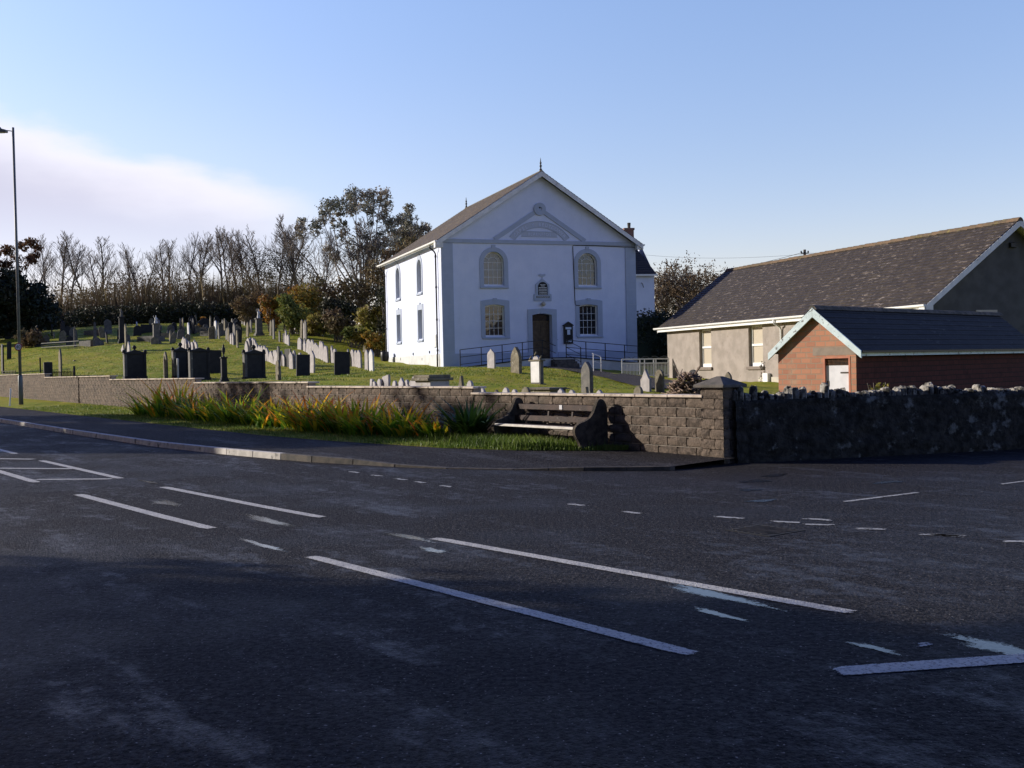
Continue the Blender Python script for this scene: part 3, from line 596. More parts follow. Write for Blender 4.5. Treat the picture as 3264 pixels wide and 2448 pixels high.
# ================================================================== RUBBLE WALL to the right
rw = thing('rubble_stone_wall', 'dark rubble stone wall with a jagged row of upright coping stones, right of the pier', 'wall', (3.5, 16.7, 0))
DX = Vector((.9617,.2741,0)); NX = Vector((-.2741,.9617,0)); R0 = Vector((3.46,16.74,0)); V = []; Fc = []; LW = 16.; nu, nv = 240, 17
for i in range(nu+1):
    for j in range(nv+1):
        z = -.25+1.22*j/nv; p = R0+DX*(LW*i/nu)+Vector((0,0,z)); s = noise.noise(Vector((i*.16, j*.55, 1)))*.05+noise.noise(Vector((i*.5, j*.9, 5)))*.035; p -= NX*(s+.02-.03*j/nv); V.append((p.x-3.5, p.y-16.7, p.z))
for i in range(nu):
    for j in range(nv): a = i*(nv+1)+j; Fc.append((a, a+nv+1, a+nv+2, a+1))
b = len(V)
for i in range(nu+1):
    p = R0+DX*(LW*i/nu)+NX*.42; V += [(p.x-3.5, p.y-16.7, .97), (p.x-3.5, p.y-16.7, -.3)]
for i in range(nu): Fc.append((i*(nv+1)+nv, (i+1)*(nv+1)+nv, b+2*i+2, b+2*i)); Fc.append((b+2*i, b+2*i+2, b+2*i+3, b+2*i+1))
npmesh('wall', V, Fc, M['rubble'], rw)
s = .0; i = 0
while s < 13.2 and i < 99:
    w = random.uniform(.05,.12); h = random.choice((.12,.15,.19,.22,.25)) if s < 3.6 else random.choice((.07,.1,.13,.15,.18))
    h *= .8+.4*noise.noise(Vector((s*2.2, 0, 0))); mb = MB(); k = 7
    for lev, (f, zz) in enumerate(((.9,-.2),(.95,.4),(.9,.8),(.5,1.))):
        mb.v += [tuple(R0-Vector((3.5,16.7,0))+DX*(s+w/2+cos(2*pi*a/k+.3)*w*.56*f*random.uniform(.85,1.12)+(.02 if lev == 3 else 0)*random.uniform(-1,1))+NX*(.14+sin(2*pi*a/k+.3)*.12*f*random.uniform(.85,1.1))+Vector((0,0,.96+h*zz*random.uniform(.93,1.07)))) for a in range(k)]
    for lev in range(3): mb.f += [(lev*k+a, lev*k+(a+1)%k, (lev+1)*k+(a+1)%k, (lev+1)*k+a) for a in range(k)]
    mb.f.append(tuple(3*k+a for a in range(k))); mb.build('coping_stone', M['cope'], rw, smooth=False); s += w*random.uniform(1.0,1.35)+(.03 if s > 5 else 0); i += 1
# ================================================================== BENCH
bt, bn = 14.3, 12.42
bench = thing('park_bench', 'low slatted bench with two curved concrete ends in front of the block wall', 'bench', tn(bt, bn, .085))
bl0 = bench.location.copy()
def bp(a, d, z): p = tn(bt+a, bn-d, .085+z+.0*a)-bl0; return p       # a along wall, d out from wall, z up
BL_ = 2.42; SL = .02
prof = [(-.02,0),(-.02,.62),(.0,.78),(.06,.86),(.13,.86),(.17,.78),(.21,.66),(.28,.55),(.38,.50),(.48,.47),(.545,.41),(.56,.33),(.53,.24),(.48,.16),(.46,.08),(.47,0)]
def sm(P, it=2):
    for _ in range(it):
        Q = [P[0]]
        for a, b in zip(P, P[1:]): Q += [(a[0]*.75+b[0]*.25, a[1]*.75+b[1]*.25), (a[0]*.25+b[0]*.75, a[1]*.25+b[1]*.75)]
        P = Q+[P[-1]]
    return P
prof = sm([(a*1.3, b*1.04) for a, b in prof])
for a0 in (0, BL_+.0):
    mb = MB(); mb.prism(prof, lambda d, z: bp(a0, d, z-.12 if z < .01 else z), lambda d, z: bp(a0+.085, d, z-.12 if z < .01 else z)); mb.build('bench_end', M['concrete'], bench, bevel=.008)
def slat(nm, d0, d1, z0, z1, m):
    mb = MB(); A = .085; mb.add([bp(A,d0,z0), bp(BL_,d0,z0), bp(BL_,d1,z0), bp(A,d1,z0), bp(A,d0,z1), bp(BL_,d0,z1), bp(BL_,d1,z1), bp(A,d1,z1)], [(0,3,2,1),(4,5,6,7),(0,1,5,4),(1,2,6,5),(2,3,7,6),(3,0,4,7)]); return mb.build(nm, M[m], bench, bevel=.004)
slat('seat_slat', .66,.70,.385,.43,'silver'); slat('seat_slat', .50,.62,.39,.42,'timber'); slat('seat_slat', .33,.45,.387,.417,'timber')
slat('back_slat', .14,.17,.68,.78,'timber'); slat('back_slat', .19,.22,.47,.57,'timber')
mb = MB(); mb.add([bp(1.02,.172,.695), bp(1.02,.172,.775), bp(1.10,.172,.775), bp(1.10,.172,.695), bp(1.02,.182,.695), bp(1.02,.182,.775), bp(1.10,.182,.775), bp(1.10,.182,.695)], [(0,1,2,3),(4,5,6,7),(0,1,5,4),(1,2,6,5),(2,3,7,6),(3,0,4,7)]); mb.build('plaque', M['marble'], bench)
for i in range(2): mb = MB(); mb.bar(bp(.8+i*.7, .145, .42), bp(.8+i*.7, .10, .72), .04, .02); mb.build('back_bracket', M['timber'], bench)
# ================================================================== SWORD-LEAVED CLUMPS
ORD = ['first','second','third','fourth','fifth','sixth','seventh','eighth','ninth','tenth','eleventh','twelfth','thirteenth','fourteenth','fifteenth','sixteenth','seventeenth','eighteenth','nineteenth','twentieth']
def clump(t, n, h, nb, m, label, seed, group='sword-leaved clumps along the wall', spread=.5, lean=(.0,.0), up=.55):
    R = random.Random(seed); V = []; Fc = []; T = []; z0 = zr(t)+.11; root = tn(t, n, z0)
    for i in range(nb):
        b = len(V); a = R.random()*2*pi; r = R.random()**.5*spread; ln = h*R.uniform(.45,1.1); base = Vector((cos(a)*r, sin(a)*r, 0)); a2 = a+R.gauss(0,.8); out = Vector((cos(a2), sin(a2), 0))*R.uniform(.2,1.5)+Vector((lean[0], lean[1], 0))*R.uniform(.5,1.2)
        w = R.uniform(.026,.055); sd_ = Vector((-out.y, out.x, 0)).normalized(); tn_ = min(.9, max(0, R.gauss(.08+.28*(seed*37 % 10)/10, .24))); k = 5; droop = R.uniform(.1,1.0)
        for j in range(k+1):
            f = j/k; p = base+out*ln*(f*.5+f*f*.4)+Vector((0,0,ln*(f*(1.0+up*.3)-droop*f*f*.75))); ww = w*(1-f**2.2)*(1 if j else .6)+.001; V += [p-sd_*ww, p+sd_*ww]
            if j: Fc.append((b+2*j-2, b+2*j-1, b+2*j+1, b+2*j)); T.append(min(1, tn_+.45*f*f))
    o = npmesh('sword_leaf_clump', V, Fc, M[m], None, T); o.location = root; tag(o, label, 'plant', group); return o
cl = [(18.9,11.7,.75,110,.3),(19.9,11.6,.95,170,.45),(20.9,11.35,1.05,230,.55),(22.0,11.5,1.1,250,.6),(23.1,11.2,1.05,230,.55),(24.3,11.45,1.1,240,.6),(25.5,11.2,1.05,220,.55),(26.8,11.4,1.1,220,.6),(28.1,11.2,1.05,200,.55),
      (29.4,11.4,1.1,200,.6),(30.8,11.25,1.1,190,.6),(32.3,11.4,1.15,190,.65),(33.9,11.3,1.35,190,.65),(35.6,11.35,1.2,170,.65),]
hues = ['green and yellow','yellow and rust','orange and green','rust-tipped green','yellow-green','orange-streaked','brown-tipped','green and amber']
for i, (t, n, h, nb, s_) in enumerate(cl): clump(t, n, h*.88*[.8,.98,.66,.9,.75,1.0,.7][i % 7], int(nb*.68), 'blade', '%s sword-leaved clump by the block wall, %s from the bench end' % (hues[i % 8], ORD[i+1] if i else 'second'), i*3+2, spread=s_, lean=(-.3,-.1))
clump(17.6, 11.75, .8, 230, 'darkblade', 'dark green sword-leaved clump nearest the bench, casting spiky shadows on the wall', 71, spread=.22)
# ================================================================== LAMP COLUMN, SPEED SIGN, MARKER POST
pb = Vector((-21.9, 48.2, .49)); lamp = thing('street_lamp', 'tall slim grey lamp column with a short arm and flat lantern, behind the verge', 'street lamp', pb)
mb = MB(); mb.tube([(0,0,-.4),(0,0,1.15),(0,0,1.2)], [.098,.098,.07], 14); mb.build('base_section', M['steel'], lamp, True)
mb = MB(); mb.tube([(0,0,1.15),(.0,0,12.2)], [.066,.05], 12); mb.build('pole', M['steel'], lamp, True)
mb = MB(); mb.tube([(0,0,12.03),(-.32,.0,12.08)], .02, 8); mb.build('arm', M['steel'], lamp)
mb = MB(); mb.prism([(-.28,11.98),(-.28,12.09),(-.55,12.16),(-.6,12.26),(-.64,12.2),(-.95,12.2),(-1.05,12.1),(-1.0,12.01)], lambda x, z: (x,-.13,z), lambda x, z: (x,.13,z)); mb.build('lantern', M['steel'], lamp, bevel=.02)
mb = MB(); mb.box((-.98,-.11,11.975),(-.42,.11,12.0)); mb.build('lamp_glass', M['signw'], lamp)
sg = thing('speed_limit_sign', 'small round 40 sign, red ring on white, strapped to the lamp column', 'road sign', pb+Vector((0,-.11,2.46)), radians(-20))
sg.rotation_euler = (0,0,radians(24)*-1+.4)
def disc(r0, r1, y0, y1, k=28):
    mb = MB(); O_ = [(r1*cos(2*pi*i/k), r1*sin(2*pi*i/k)) for i in range(k)]
    if r0: I_ = [(r0*cos(2*pi*i/k), r0*sin(2*pi*i/k)) for i in range(k)]; mb.ring(O_, I_, lambda a, b: (a, y0, b), lambda a, b: (a, y1, b))
    else: mb.prism(O_, lambda a, b: (a, y0, b), lambda a, b: (a, y1, b))
    return mb
disc(0, .172, -.004, .0).build('sign_face', M['signw'], sg); disc(.135, .172, -.007, -.0045).build('red_ring', M['red'], sg)
mb = MB(); put_text(mb, '40', 0, -.075, .22, lambda a, b, d: (a, -.0075-d*.05, b), .04); mb.build('numerals', M['black'], sg)
mb = MB(); mb.box((-.012,.0,-.05),(.012,.045,.05)); mb.build('bracket', M['steel'], sg)
mp_ = thing('marker_post', 'short white leaning marker post beside the foot of the lamp column', 'post', Vector((-22.0,47.3,.46)))
mb = MB(); mb.bar((0,0,-.2),(.07,0,.62),.06,.05); mb.build('post', M['wiron'], mp_, bevel=.008); mb = MB(); mb.bar((.066,0,.62),(.073,0,.66),.055,.045); mb.build('post_top', M['wiron'], mp_, bevel=.01)
# drain grate in the road
gr = thing('drain_grate', 'rusty iron drain grate with slanting bars set in the road at the junction', 'drain cover', tn(6.75, 7.77, .001), radians(126))
mb = MB(); mb.ring([(-.27,-.25),(.27,-.25),(.27,.25),(-.27,.25)], [(-.23,-.21),(.23,-.21),(.23,.21),(-.23,.21)], lambda a, b: (a,b,-.01), lambda a, b: (a,b,.004)); mb.build('frame', M['dark'], gr)
mb = MB()
for i in range(-6, 7):
    x0, x1 = max(-.23, min(.23, i*.075-.09)), max(-.23, min(.23, i*.075+.09))
    if x1-x0 > .05: mb.bar((x0, -.21 if x0 > -.23 else -.21+(-.23-(i*.075-.09))*2.3, .0), (x1, .21 if x1 < .23 else .21-((i*.075+.09)-.23)*2.3, .0), .022, .014)
mb.build('bars', M['kerbdark'], gr); mb = MB(); mb.box((-.23,-.21,-.004),(.23,.21,.0005)); mb.build('void', M['dark'], gr)
# ================================================================== BUILDING HELPERS
def panel(mb, outer, holes, fm, depth):
    loops = [outer]+holes; flat = [p for l in loops for p in l]; b = len(mb.v); mb.v += [tuple(fm(a, c, 0)) for a, c in flat]
    for t in tessellate_polygon([[Vector((p[0], p[1], 0)) for p in l] for l in loops]): mb.f.append(tuple(b+i for i in t))
    k = b+len(outer)
    for h in holes:
        c = len(mb.v); mb.v += [tuple(fm(a, e, depth)) for a, e in h]; n = len(h)
        for i in range(n): j = (i+1)%n; mb.f.append((k+i, k+j, c+j, c+i))
        k += n
def rect(x0, x1, z0, z1): return [(x0,z0),(x1,z0),(x1,z1),(x0,z1)]
def arch(x0, x1, z0, zs, k=14, rise=None):
    r = (x1-x0)/2; c = (x0+x1)/2; h = rise or r; return [(x0,z0),(x1,z0)]+[(c+r*cos(pi*i/k), zs+h*sin(pi*i/k)) for i in range(k+1)]
def slope(mb, E0, E1, R0, R1, n, step=.018, sag=0.):
    E0, E1, R0, R1 = map(Vector, (E0, E1, R0, R1)); nrm = (E1-E0).cross(R0-E0).normalized()
    if nrm.z < 0: nrm = -nrm
    for i in range(n):
        f, g = i/n, (i+1)/n; a, b, c, d = E0.lerp(R0, f)+nrm*step, E1.lerp(R1, f)+nrm*step, E1.lerp(R1, g), E0.lerp(R0, g); k = len(mb.v)
        mb.v += [tuple(a), tuple(b), tuple(c), tuple(d), tuple(a-nrm*step*1.3), tuple(b-nrm*step*1.3)]; mb.f += [(k,k+1,k+2,k+3), (k+4,k+5,k+1,k)]
def window(root, outline, inner, fm, d, glass, bars, surround=None, sill=None, smat='trim', fw=.06, label=None, bw=.022):
    mb = MB(); mb.ring(outline, inner, lambda a, b: fm(a,b,d), lambda a, b: fm(a,b,d+.07)); w = mb.build('window', M['joinery'], root, label=label)
    mb = MB(); mb.prism(inner, lambda a, b: fm(a,b,d+.045), lambda a, b: fm(a,b,d+.055)); mb.build('pane', M[glass], w)
    mb = MB()
    for pts in bars:
        for (a0, b0), (a1, b1) in zip(pts, pts[1:]): mb.bar(fm(a0,b0,d+.03), fm(a1,b1,d+.03), bw, bw)
    mb.build('glazing_bars', M['joinery'], w)
    if surround: mb = MB(); mb.ring(surround[0], surround[1], lambda a, b: fm(a,b,-.035), lambda a, b: fm(a,b,.01)); [mb.prism(q, lambda a, b: fm(a,b,-.055), lambda a, b: fm(a,b,0)) for q in surround[2:]]; mb.build('surround', M[smat], w)
    if sill: mb = MB(); mb.prism(rect(*sill), lambda a, b: fm(a,b,-.10), lambda a, b: fm(a,b,.14)); mb.build('sill', M['sillm'] if smat == 'sillm' else M['trim'], w, bevel=.01)
    return w
# ================================================================== CHAPEL
ch = thing('chapel', 'two-storey white chapel with pedimented gable front, arched upper windows and brown door', 'chapel', (-4.1155, 66.0, 1.6), radians(19.5))
FR = lambda a, b, d: (a, d, b); SI = lambda a, b, d: (d, a, b)
def bars_sq(x0, x1, z0, z1, nx, nz, mid=None):
    B = [[(x0+(x1-x0)*i/nx, z0), (x0+(x1-x0)*i/nx, z1)] for i in range(1, nx)]+[[(x0, z0+(z1-z0)*i/nz), (x1, z0+(z1-z0)*i/nz)] for i in range(1, nz)]; return B
holes = []; wins = []
for x0, x1, gl in ((2.68,4.0,'glasshi'),(9.0,10.32,'glass')):
    holes.append(arch(x0, x1, 5.05, 6.48)); c = (x0+x1)/2; r = (x1-x0)/2
    o_ = arch(x0, x1, 5.05, 6.48); i_ = arch(x0+.07, x1-.07, 5.13, 6.48)
    B = bars_sq(x0+.07, x1-.07, 5.13, 6.48, 4, 3)+[[(x0+.07,6.48),(x1-.07,6.48)]]+[[(c+.33*cos(pi*k/10), 6.5+.3*sin(pi*k/10)) for k in range(11)]]+[[(c+.33*cos(a), 6.5+.3*sin(a)), (c+.6*cos(a), 6.48+.6*sin(a))] for a in (pi*.2, pi*.4, pi*.6, pi*.8)]
    so_ = arch(x0-.27, x1+.27, 4.98, 6.48, rise=.94); si_ = arch(x0-.001, x1+.001, 4.98, 6.48)
    wins.append((FR, o_, i_, .2, gl, B, (so_, si_, rect(c-.12, c+.12, 7.36, 7.55)), (x0-.27, x1+.27, 4.86, 4.98)))
for x0, x1, gl in ((2.70,3.97,'glass'),(9.03,10.3,'glass')):
    c = (x0+x1)/2; top = lambda a, b, z, r_: [(a, z)]  # shallow segmental head
    def seg(xa, xb, za, zb_, rise): return [(xa,za),(xb,za)]+[(xb+(xa-xb)*i/8, zb_+rise*sin(pi*i/8)) for i in range(9)]
    o_ = seg(x0, x1, 1.9, 3.78, .09); i_ = seg(x0+.07, x1-.07, 1.98, 3.72, .07); holes.append(seg(x0, x1, 1.9, 3.78, .09))
    B = bars_sq(x0+.07, x1-.07, 1.98, 3.72, 4, 4)+[[(x0+.07,2.86),(x1-.07,2.86)]]
    wins.append((FR, o_, i_, .2, gl, B, (seg(x0-.27, x1+.33, 1.83, 4.10, .10), seg(x0-.001, x1+.001, 1.83, 3.78, .09), rect(c-.1, c+.16, 4.12, 4.26)), (x0-.2, x1+.33, 1.74, 1.84)))
dh = [(5.80,.45),(7.12,.45)]+[(7.12-1.32*i/8, 3.2+.1*sin(pi*i/8)) for i in range(9)]; holes.append(dh)
mb = MB(); panel(mb, [(0,-1.2),(13,-1.2),(13,7.75),(6.5,11.95),(0,7.75)], holes, FR, .5)
sh = []; sw = []
for c in (5.38, 11.36):
    x0, x1 = c-.55, c+.55; sh.append(arch(x0, x1, 5.03, 6.6)); B = bars_sq(x0+.07, x1-.07, 5.1, 6.6, 3, 4)
    sw.append((SI, arch(x0,x1,5.03,6.6), arch(x0+.07,x1-.07,5.1,6.6), .22, 'glass', B, (arch(x0-.22,x1+.22,4.95,6.6,rise=.85), arch(x0-.001,x1+.001,4.95,6.6), rect(c-.1,c+.1,7.4,7.52)), (x0-.15,x1+.2,4.83,4.95)))
    sh.append(rect(x0, x1, 1.95, 3.85)); B = bars_sq(x0+.07, x1-.07, 2.02, 3.78, 2, 4)
    sw.append((SI, rect(x0,x1,1.95,3.85), rect(x0+.07,x1-.07,2.02,3.78), .22, 'glass', B, ([(x0-.22,1.88),(x1+.22,1.88),(x1+.22,4.22),(x0-.22,4.22)], rect(x0-.001,x1+.001,1.88,3.851), rect(c-.1,c+.1,4.2,4.32)), (x0-.15,x1+.2,1.76,1.88)))
panel(mb, [(0,-1.2),(15.4,-1.2),(15.4,7.75),(0,7.75)], sh, SI, .5)
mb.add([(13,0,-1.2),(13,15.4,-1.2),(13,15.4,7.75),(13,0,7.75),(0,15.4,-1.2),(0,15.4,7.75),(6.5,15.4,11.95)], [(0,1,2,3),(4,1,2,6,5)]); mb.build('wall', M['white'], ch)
for w in wins+sw: window(ch, w[1], w[2], w[0], w[3], w[4], w[5], w[6], w[7])
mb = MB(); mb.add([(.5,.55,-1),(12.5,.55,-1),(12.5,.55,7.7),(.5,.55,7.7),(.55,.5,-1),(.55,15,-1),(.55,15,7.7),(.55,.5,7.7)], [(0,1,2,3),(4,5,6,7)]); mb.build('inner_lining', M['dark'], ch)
# trim
mb = MB(); mb.box((-.05,-.05,-1.2),(.7,0,7.62)); mb.build('corner_pilaster', M['trim'], ch, bevel=.008)
mb = MB(); mb.box((12.32,-.05,-1.2),(13.05,0,7.62)); mb.build('corner_pilaster', M['trim'], ch, bevel=.008)
mb = MB(); mb.box((-.052,0,-1.2),(0,.42,7.62)); mb.build('side_quoin', M['white'], ch, bevel=.008)
mb = MB()
for x0 in (-.052, 12.32):
    for i in range(7): mb.box((x0,-.054,1.0+i*.95),(x0+.73,-.0495,1.008+i*.95))
mb.build('pilaster_joints', M['plinth'], ch)
mb = MB(); mb.box((.7,-.045,-1.2),(5.5,0,.86)); mb.box((7.5,-.045,-1.2),(12.32,0,.86)); mb.build('plinth', M['trim'], ch, bevel=.006)
mb = MB(); mb.box((-.045,.42,-1.2),(0,15.4,.88)); mb.build('side_plinth', M['plinth'], ch, bevel=.006)
for y, z in ((3.2,1.02),(7.4,.98),(10.9,.68),(13.4,.62),(5.0,.6)): mb = MB(); mb.box((-.06,y,z-.07),(-.046 if z < .9 else -.002,y+.09,z+.1)); mb.build('air_vent', M['steel'], ch)
mb = MB(); mb.box((-.06,-.07,7.64),(13.06,0,7.88)); mb.build('string_course', M['trim'], ch, bevel=.01)
def band(mb, p, q, w, d=.05):
    p, q = Vector(p), Vector(q); n = (q-p).normalized(); s = Vector((-n.y, n.x))*w/2; mb.prism([tuple(p-s), tuple(q-s), tuple(q+s), tuple(p+s)], lambda a, b: (a,-d,b), lambda a, b: (a,0,b))
mb = MB(); band(mb, (3.42,7.9), (6.46,9.86), .27); band(mb, (9.52,7.9), (6.46,9.86), .27, .052); mb.build('pediment_moulding', M['trim'], ch)
K = 28; mb = MB(); cc = (6.46,9.85)
mb.ring([(cc[0]+.4*cos(2*pi*i/K), cc[1]+.4*sin(2*pi*i/K)) for i in range(K)], [(cc[0]+.14*cos(2*pi*i/K), cc[1]+.14*sin(2*pi*i/K)) for i in range(K)], lambda a, b: (a,-.09,b), lambda a, b: (a,0,b)); md = mb.build('medallion', M['trim'], ch)
mb = MB(); mb.prism([(cc[0]+.141*cos(2*pi*i/K), cc[1]+.141*sin(2*pi*i/K)) for i in range(K)], lambda a, b: (a,-.02,b), lambda a, b: (a,-.002,b)); mb.build('vent_hole', M['dark'], md)
def arcband(cx, cz, r0, r1, a0, a1, d, k=30):
    P = [(cx+r1*sin(a0+(a1-a0)*i/k), cz+r1*cos(a0+(a1-a0)*i/k)) for i in range(k+1)]; Q = [(cx+r0*sin(a0+(a1-a0)*i/k), cz+r0*cos(a0+(a1-a0)*i/k)) for i in range(k+1)]
    mb = MB(); mb.prism(P+Q[::-1], lambda a, b: (a,-d,b), lambda a, b: (a,0,b)); return mb
ax_, az_ = 6.43, 6.585; M['band'] = mat('pale_blue_band_paint', (.44,.48,.58), (.41,.45,.55), 2, .7); ib = arcband(ax_, az_, 2.12, 2.50, -.93, .93, .014).build('inscription_band', M['band'], ch)
for r in (2.12, 2.50): arcband(ax_, az_, r-.02, r+.025, -.93, .93, .03).build('band_edge', M['trim'], ib)
mb = MB(); txt = 'CAPEL Y BEDYDDWYR'; tot = len(txt)-1
for i, c in enumerate(txt):
    if c == ' ': continue
    a = -.80+1.6*i/tot; put_letter(mb, c, lambda x, y, z: (ax_+(2.2+y)*sin(a)+x*cos(a), -.014-(z+.04)*.35, az_+(2.2+y)*cos(a)-x*sin(a)), .30)
mb.build('inscription', M['white'], ch)
mb = MB(); mb.prism(rect(5.22,7.6,8.13,8.42), lambda a, b: (a,-.014,b), lambda a, b: (a,0,b)); tb = mb.build('name_band', M['band'], ch)
mb = MB(); [mb.prism(rect(5.2,7.62,z,z+.03), lambda a, b: (a,-.03,b), lambda a, b: (a,0,b)) for z in (8.10, 8.42)]; mb.build('band_edge', M['trim'], tb)
mb = MB(); put_text(mb, 'BLAENFFOS', 6.41, 8.18, .27, lambda a, b, d: (a,-.014-(d*.35+.014),b), .16); mb.build('inscription', M['white'], ch)
# date plaque with its stepped surround
mb = MB(); mb.prism([(5.93,4.08),(7.13,4.08),(7.13,4.5),(7.0,4.56),(7.0,5.12),(6.53,5.5),(6.06,5.12),(6.06,4.56),(5.93,4.5)], lambda a, b: (a,-.06,b), lambda a, b: (a,0,b)); pq = mb.build('plaque', M['trim'], ch, bevel=.01)
mb = MB(); mb.prism(arch(6.22,6.86,4.46,4.98,10,.3), lambda a, b: (a,-.068,b), lambda a, b: (a,-.058,b)); mb.prism(rect(6.1,6.98,4.28,4.39), lambda a, b: (a,-.068,b), lambda a, b: (a,-.058,b)); mb.build('plaque_face', M['slate'], pq)
mb = MB(); R = random.Random(4)
for j, (z, x0, x1) in enumerate(((5.1,6.36,6.72),(5.02,6.42,6.66),(4.92,6.27,6.8),(4.82,6.27,6.82),(4.72,6.26,6.82),(4.62,6.3,6.8),(4.52,6.28,6.82),(4.335,6.14,6.94))):
    x = x0
    while x < x1: w = R.uniform(.02,.05); mb.box((x,-.074,z-.022),(min(x+w, x1),-.066,z+.022)); x += w+.014
mb.build('worn_lettering', M['joinery'], pq)
mb = MB(); mb.prism([(6.4,5.62),(6.66,5.62),(6.78,5.72),(6.68,5.8),(6.56,5.76),(6.5,5.76),(6.38,5.8),(6.28,5.72)], lambda a, b: (a,-.05,b), lambda a, b: (a,0,b)); mb.box((6.5,-.03,5.48),(6.56,0,5.64)); mb.build('plaque_ornament', M['trim'], pq)
# door
mb = MB(); mb.ring([(5.5,.45),(7.45,.45)]+[(7.45-1.95*i/8, 3.55+.06*sin(pi*i/8)) for i in range(9)], [(5.80,.45),(7.12,.45)]+[(7.12-1.32*i/8, 3.2+.1*sin(pi*i/8)) for i in range(9)], lambda a, b: (a,-.055,b), lambda a, b: (a,.005,b)); mb.box((6.38,-.075,3.3),(6.6,-.05,3.62)); mb.box((5.46,-.07,1.6),(5.8,-.05,1.66)); mb.box((7.12,-.07,1.6),(7.5,-.05,1.66)); mb.build('door_surround', M['trim'], ch)
mb = MB(); mb.box((5.8,.42,.45),(7.12,.48,2.8)); dr = mb.build('door', M['door'], ch)
mb = MB()
for x0, x1 in ((5.9,6.4),(6.52,7.02)):
    for z0, z1 in ((.6,1.25),(1.4,2.7)): mb.ring(rect(x0,x1,z0,z1), rect(x0+.06,x1-.06,z0+.06,z1-.06), lambda a, b: (a,.395,b), lambda a, b: (a,.42,b))
mb.build('door_panel', M['door'], dr); mb = MB(); mb.box((6.2,.38,1.3),(6.42,.42,1.34)); mb.build('letter_plate', M['black'], dr)
mb = MB(); mb.box((5.8,.43,2.8),(7.12,.47,3.32)); mb.build('fanlight', M['glass'], ch); mb = MB(); mb.box((5.8,.38,2.78),(7.12,.45,2.86)); mb.build('transom', M['door'], ch)
mb = MB(); mb.lathe([(0,0),(.07,.02),(.13,.08),(.15,.15),(.13,.22),(.07,.28),(0,.3)], 14, (6.53,-.17,3.74)); mb.build('globe_lamp', M['plaster'], ch, True); mb = MB(); mb.box((6.49,-.12,3.86),(6.57,0,3.94)); mb.build('lamp_bracket', M['black'], ch)
# roof
mb = MB(); RE = (-.40, 7.74); RR = 12.2
slope(mb, (RE[0],-.42,RE[1]), (RE[0],15.8,RE[1]), (6.5,-.42,RR), (6.5,15.8,RR), 34); slope(mb, (13.4,-.42,RE[1]), (13.4,15.8,RE[1]), (6.5,-.42,RR), (6.5,15.8,RR), 34)
rf = mb.build('roof', m_slate('chapel_roof_slate', 1, .35, .1318, (.13,.105,.088), (.095,.08,.07), (.24,.2,.15), .6, (.17,.14,.085), 3.), ch, normals=False)
mb = MB(); [mb.add([(RE[0]+.02,y,RE[1]-.13),(6.5,y,RR-.13),(6.5,y,RR-.01),(RE[0]+.02,y,RE[1]-.01),(13.38,y,RE[1]-.13),(13.38,y,RE[1]-.01)], [(0,1,2,3),(1,4,5,2)]) for y in (-.40, 15.75)]
mb.add([(RE[0]+.02,-.4,RE[1]-.13),(6.5,-.4,RR-.13),(6.5,15.75,RR-.13),(RE[0]+.02,15.75,RE[1]-.13),(13.38,-.4,RE[1]-.13),(13.38,15.75,RE[1]-.13)], [(0,1,2,3),(1,4,5,2)]); mb.build('soffit', M['barge'], rf, normals=False)
mb = MB(); y = -.44
while y < 15.6: mb.prism([(6.36,RR-.07),(6.5,RR+.05),(6.64,RR-.07),(6.5,RR-.02)], lambda a, b: (a,y,b), lambda a, b: (a,y+.43,b)); y += .45
mb.build('ridge_tiles', M['lichen'], rf)
for s, x0 in ((1, RE[0]), (-1, 13.4)):
    mb = MB(); mb.prism([(x0-.02*s,RE[1]-.34),(6.5,RR-.36),(6.5,RR-.06),(x0-.02*s,RE[1]-.05)], lambda a, b: (a,-.46,b), lambda a, b: (a,-.42,b)); mb.build('bargeboard', M['barge'], ch)
def finial(y):
    mb = MB(); mb.lathe([(.10,0),(.09,.1),(.05,.14),(.05,.26),(.09,.31),(.05,.38),(.04,.44),(.075,.5),(.035,.57),(.025,.72),(.0,.86)], 10, (6.5,y,RR)); mb.build('finial', M['black'], rf, True)
finial(-.25); finial(15.6)
mb = MB(); mb.box((-.40,-.42,7.56),(-.37,15.7,7.74)); mb.box((13.37,-.42,7.56),(13.4,15.7,7.74)); mb.build('fascia', M['joinery'], ch)
for x, nm in ((-.475,0),(13.475,1)):
    mb = MB(); mb.prism([(x-.07,7.72),(x-.06,7.64),(x,7.60),(x+.06,7.64),(x+.07,7.72)], lambda a, b: (a,-.46,b), lambda a, b: (a,15.8,b)); mb.build('gutter', M['joinery'], ch)
for q_ in (((-.5,-.40,7.30),(0,-.06,7.62)), ((13.0,-.4,7.40),(13.45,-.06,7.62))): mb = MB(); mb.box(*q_); mb.build('eaves_return', M['barge'], ch, bevel=.01)
for y in (.97, 15.0):
    mb = MB(); mb.tube([(-.47,y,7.64),(-.46,y,7.42),(-.2,y,7.2),(-.12,y,7.05),(-.12,y,.95),(-.15,y,.8),(-.15,y,-.05)], .05, 8)
    for z in (6.9,5.0,3.0,1.1): mb.tube([(-.12,y,z-.06),(-.12,y,z+.06)], .07, 8)
    mb.build('downpipe', M['black'], ch, True)
mb = MB(); mb.tube([(13.2,-.06,7.55),(10.4,-.03,7.61),(8.68,-.03,7.62),(8.66,-.03,7.5),(8.70,-.025,5.5),(8.74,-.025,3.9),(8.8,-.05,3.8),(9.05,-.05,3.8)], .022, 6); mb.build('cable', M['wire'], ch)
mb = MB(); mb.box((-.10,1.42,1.32),(0,2.15,2.12)); mb.build('meter_cabinet', M['joinery'], ch, bevel=.01)
nb = thing('notice_board', 'black church notice board with pitched top and papers, right of the brown door', 'notice board', ch.matrix_basis @ Vector((8.2,-.0,2.0)), radians(19.5))
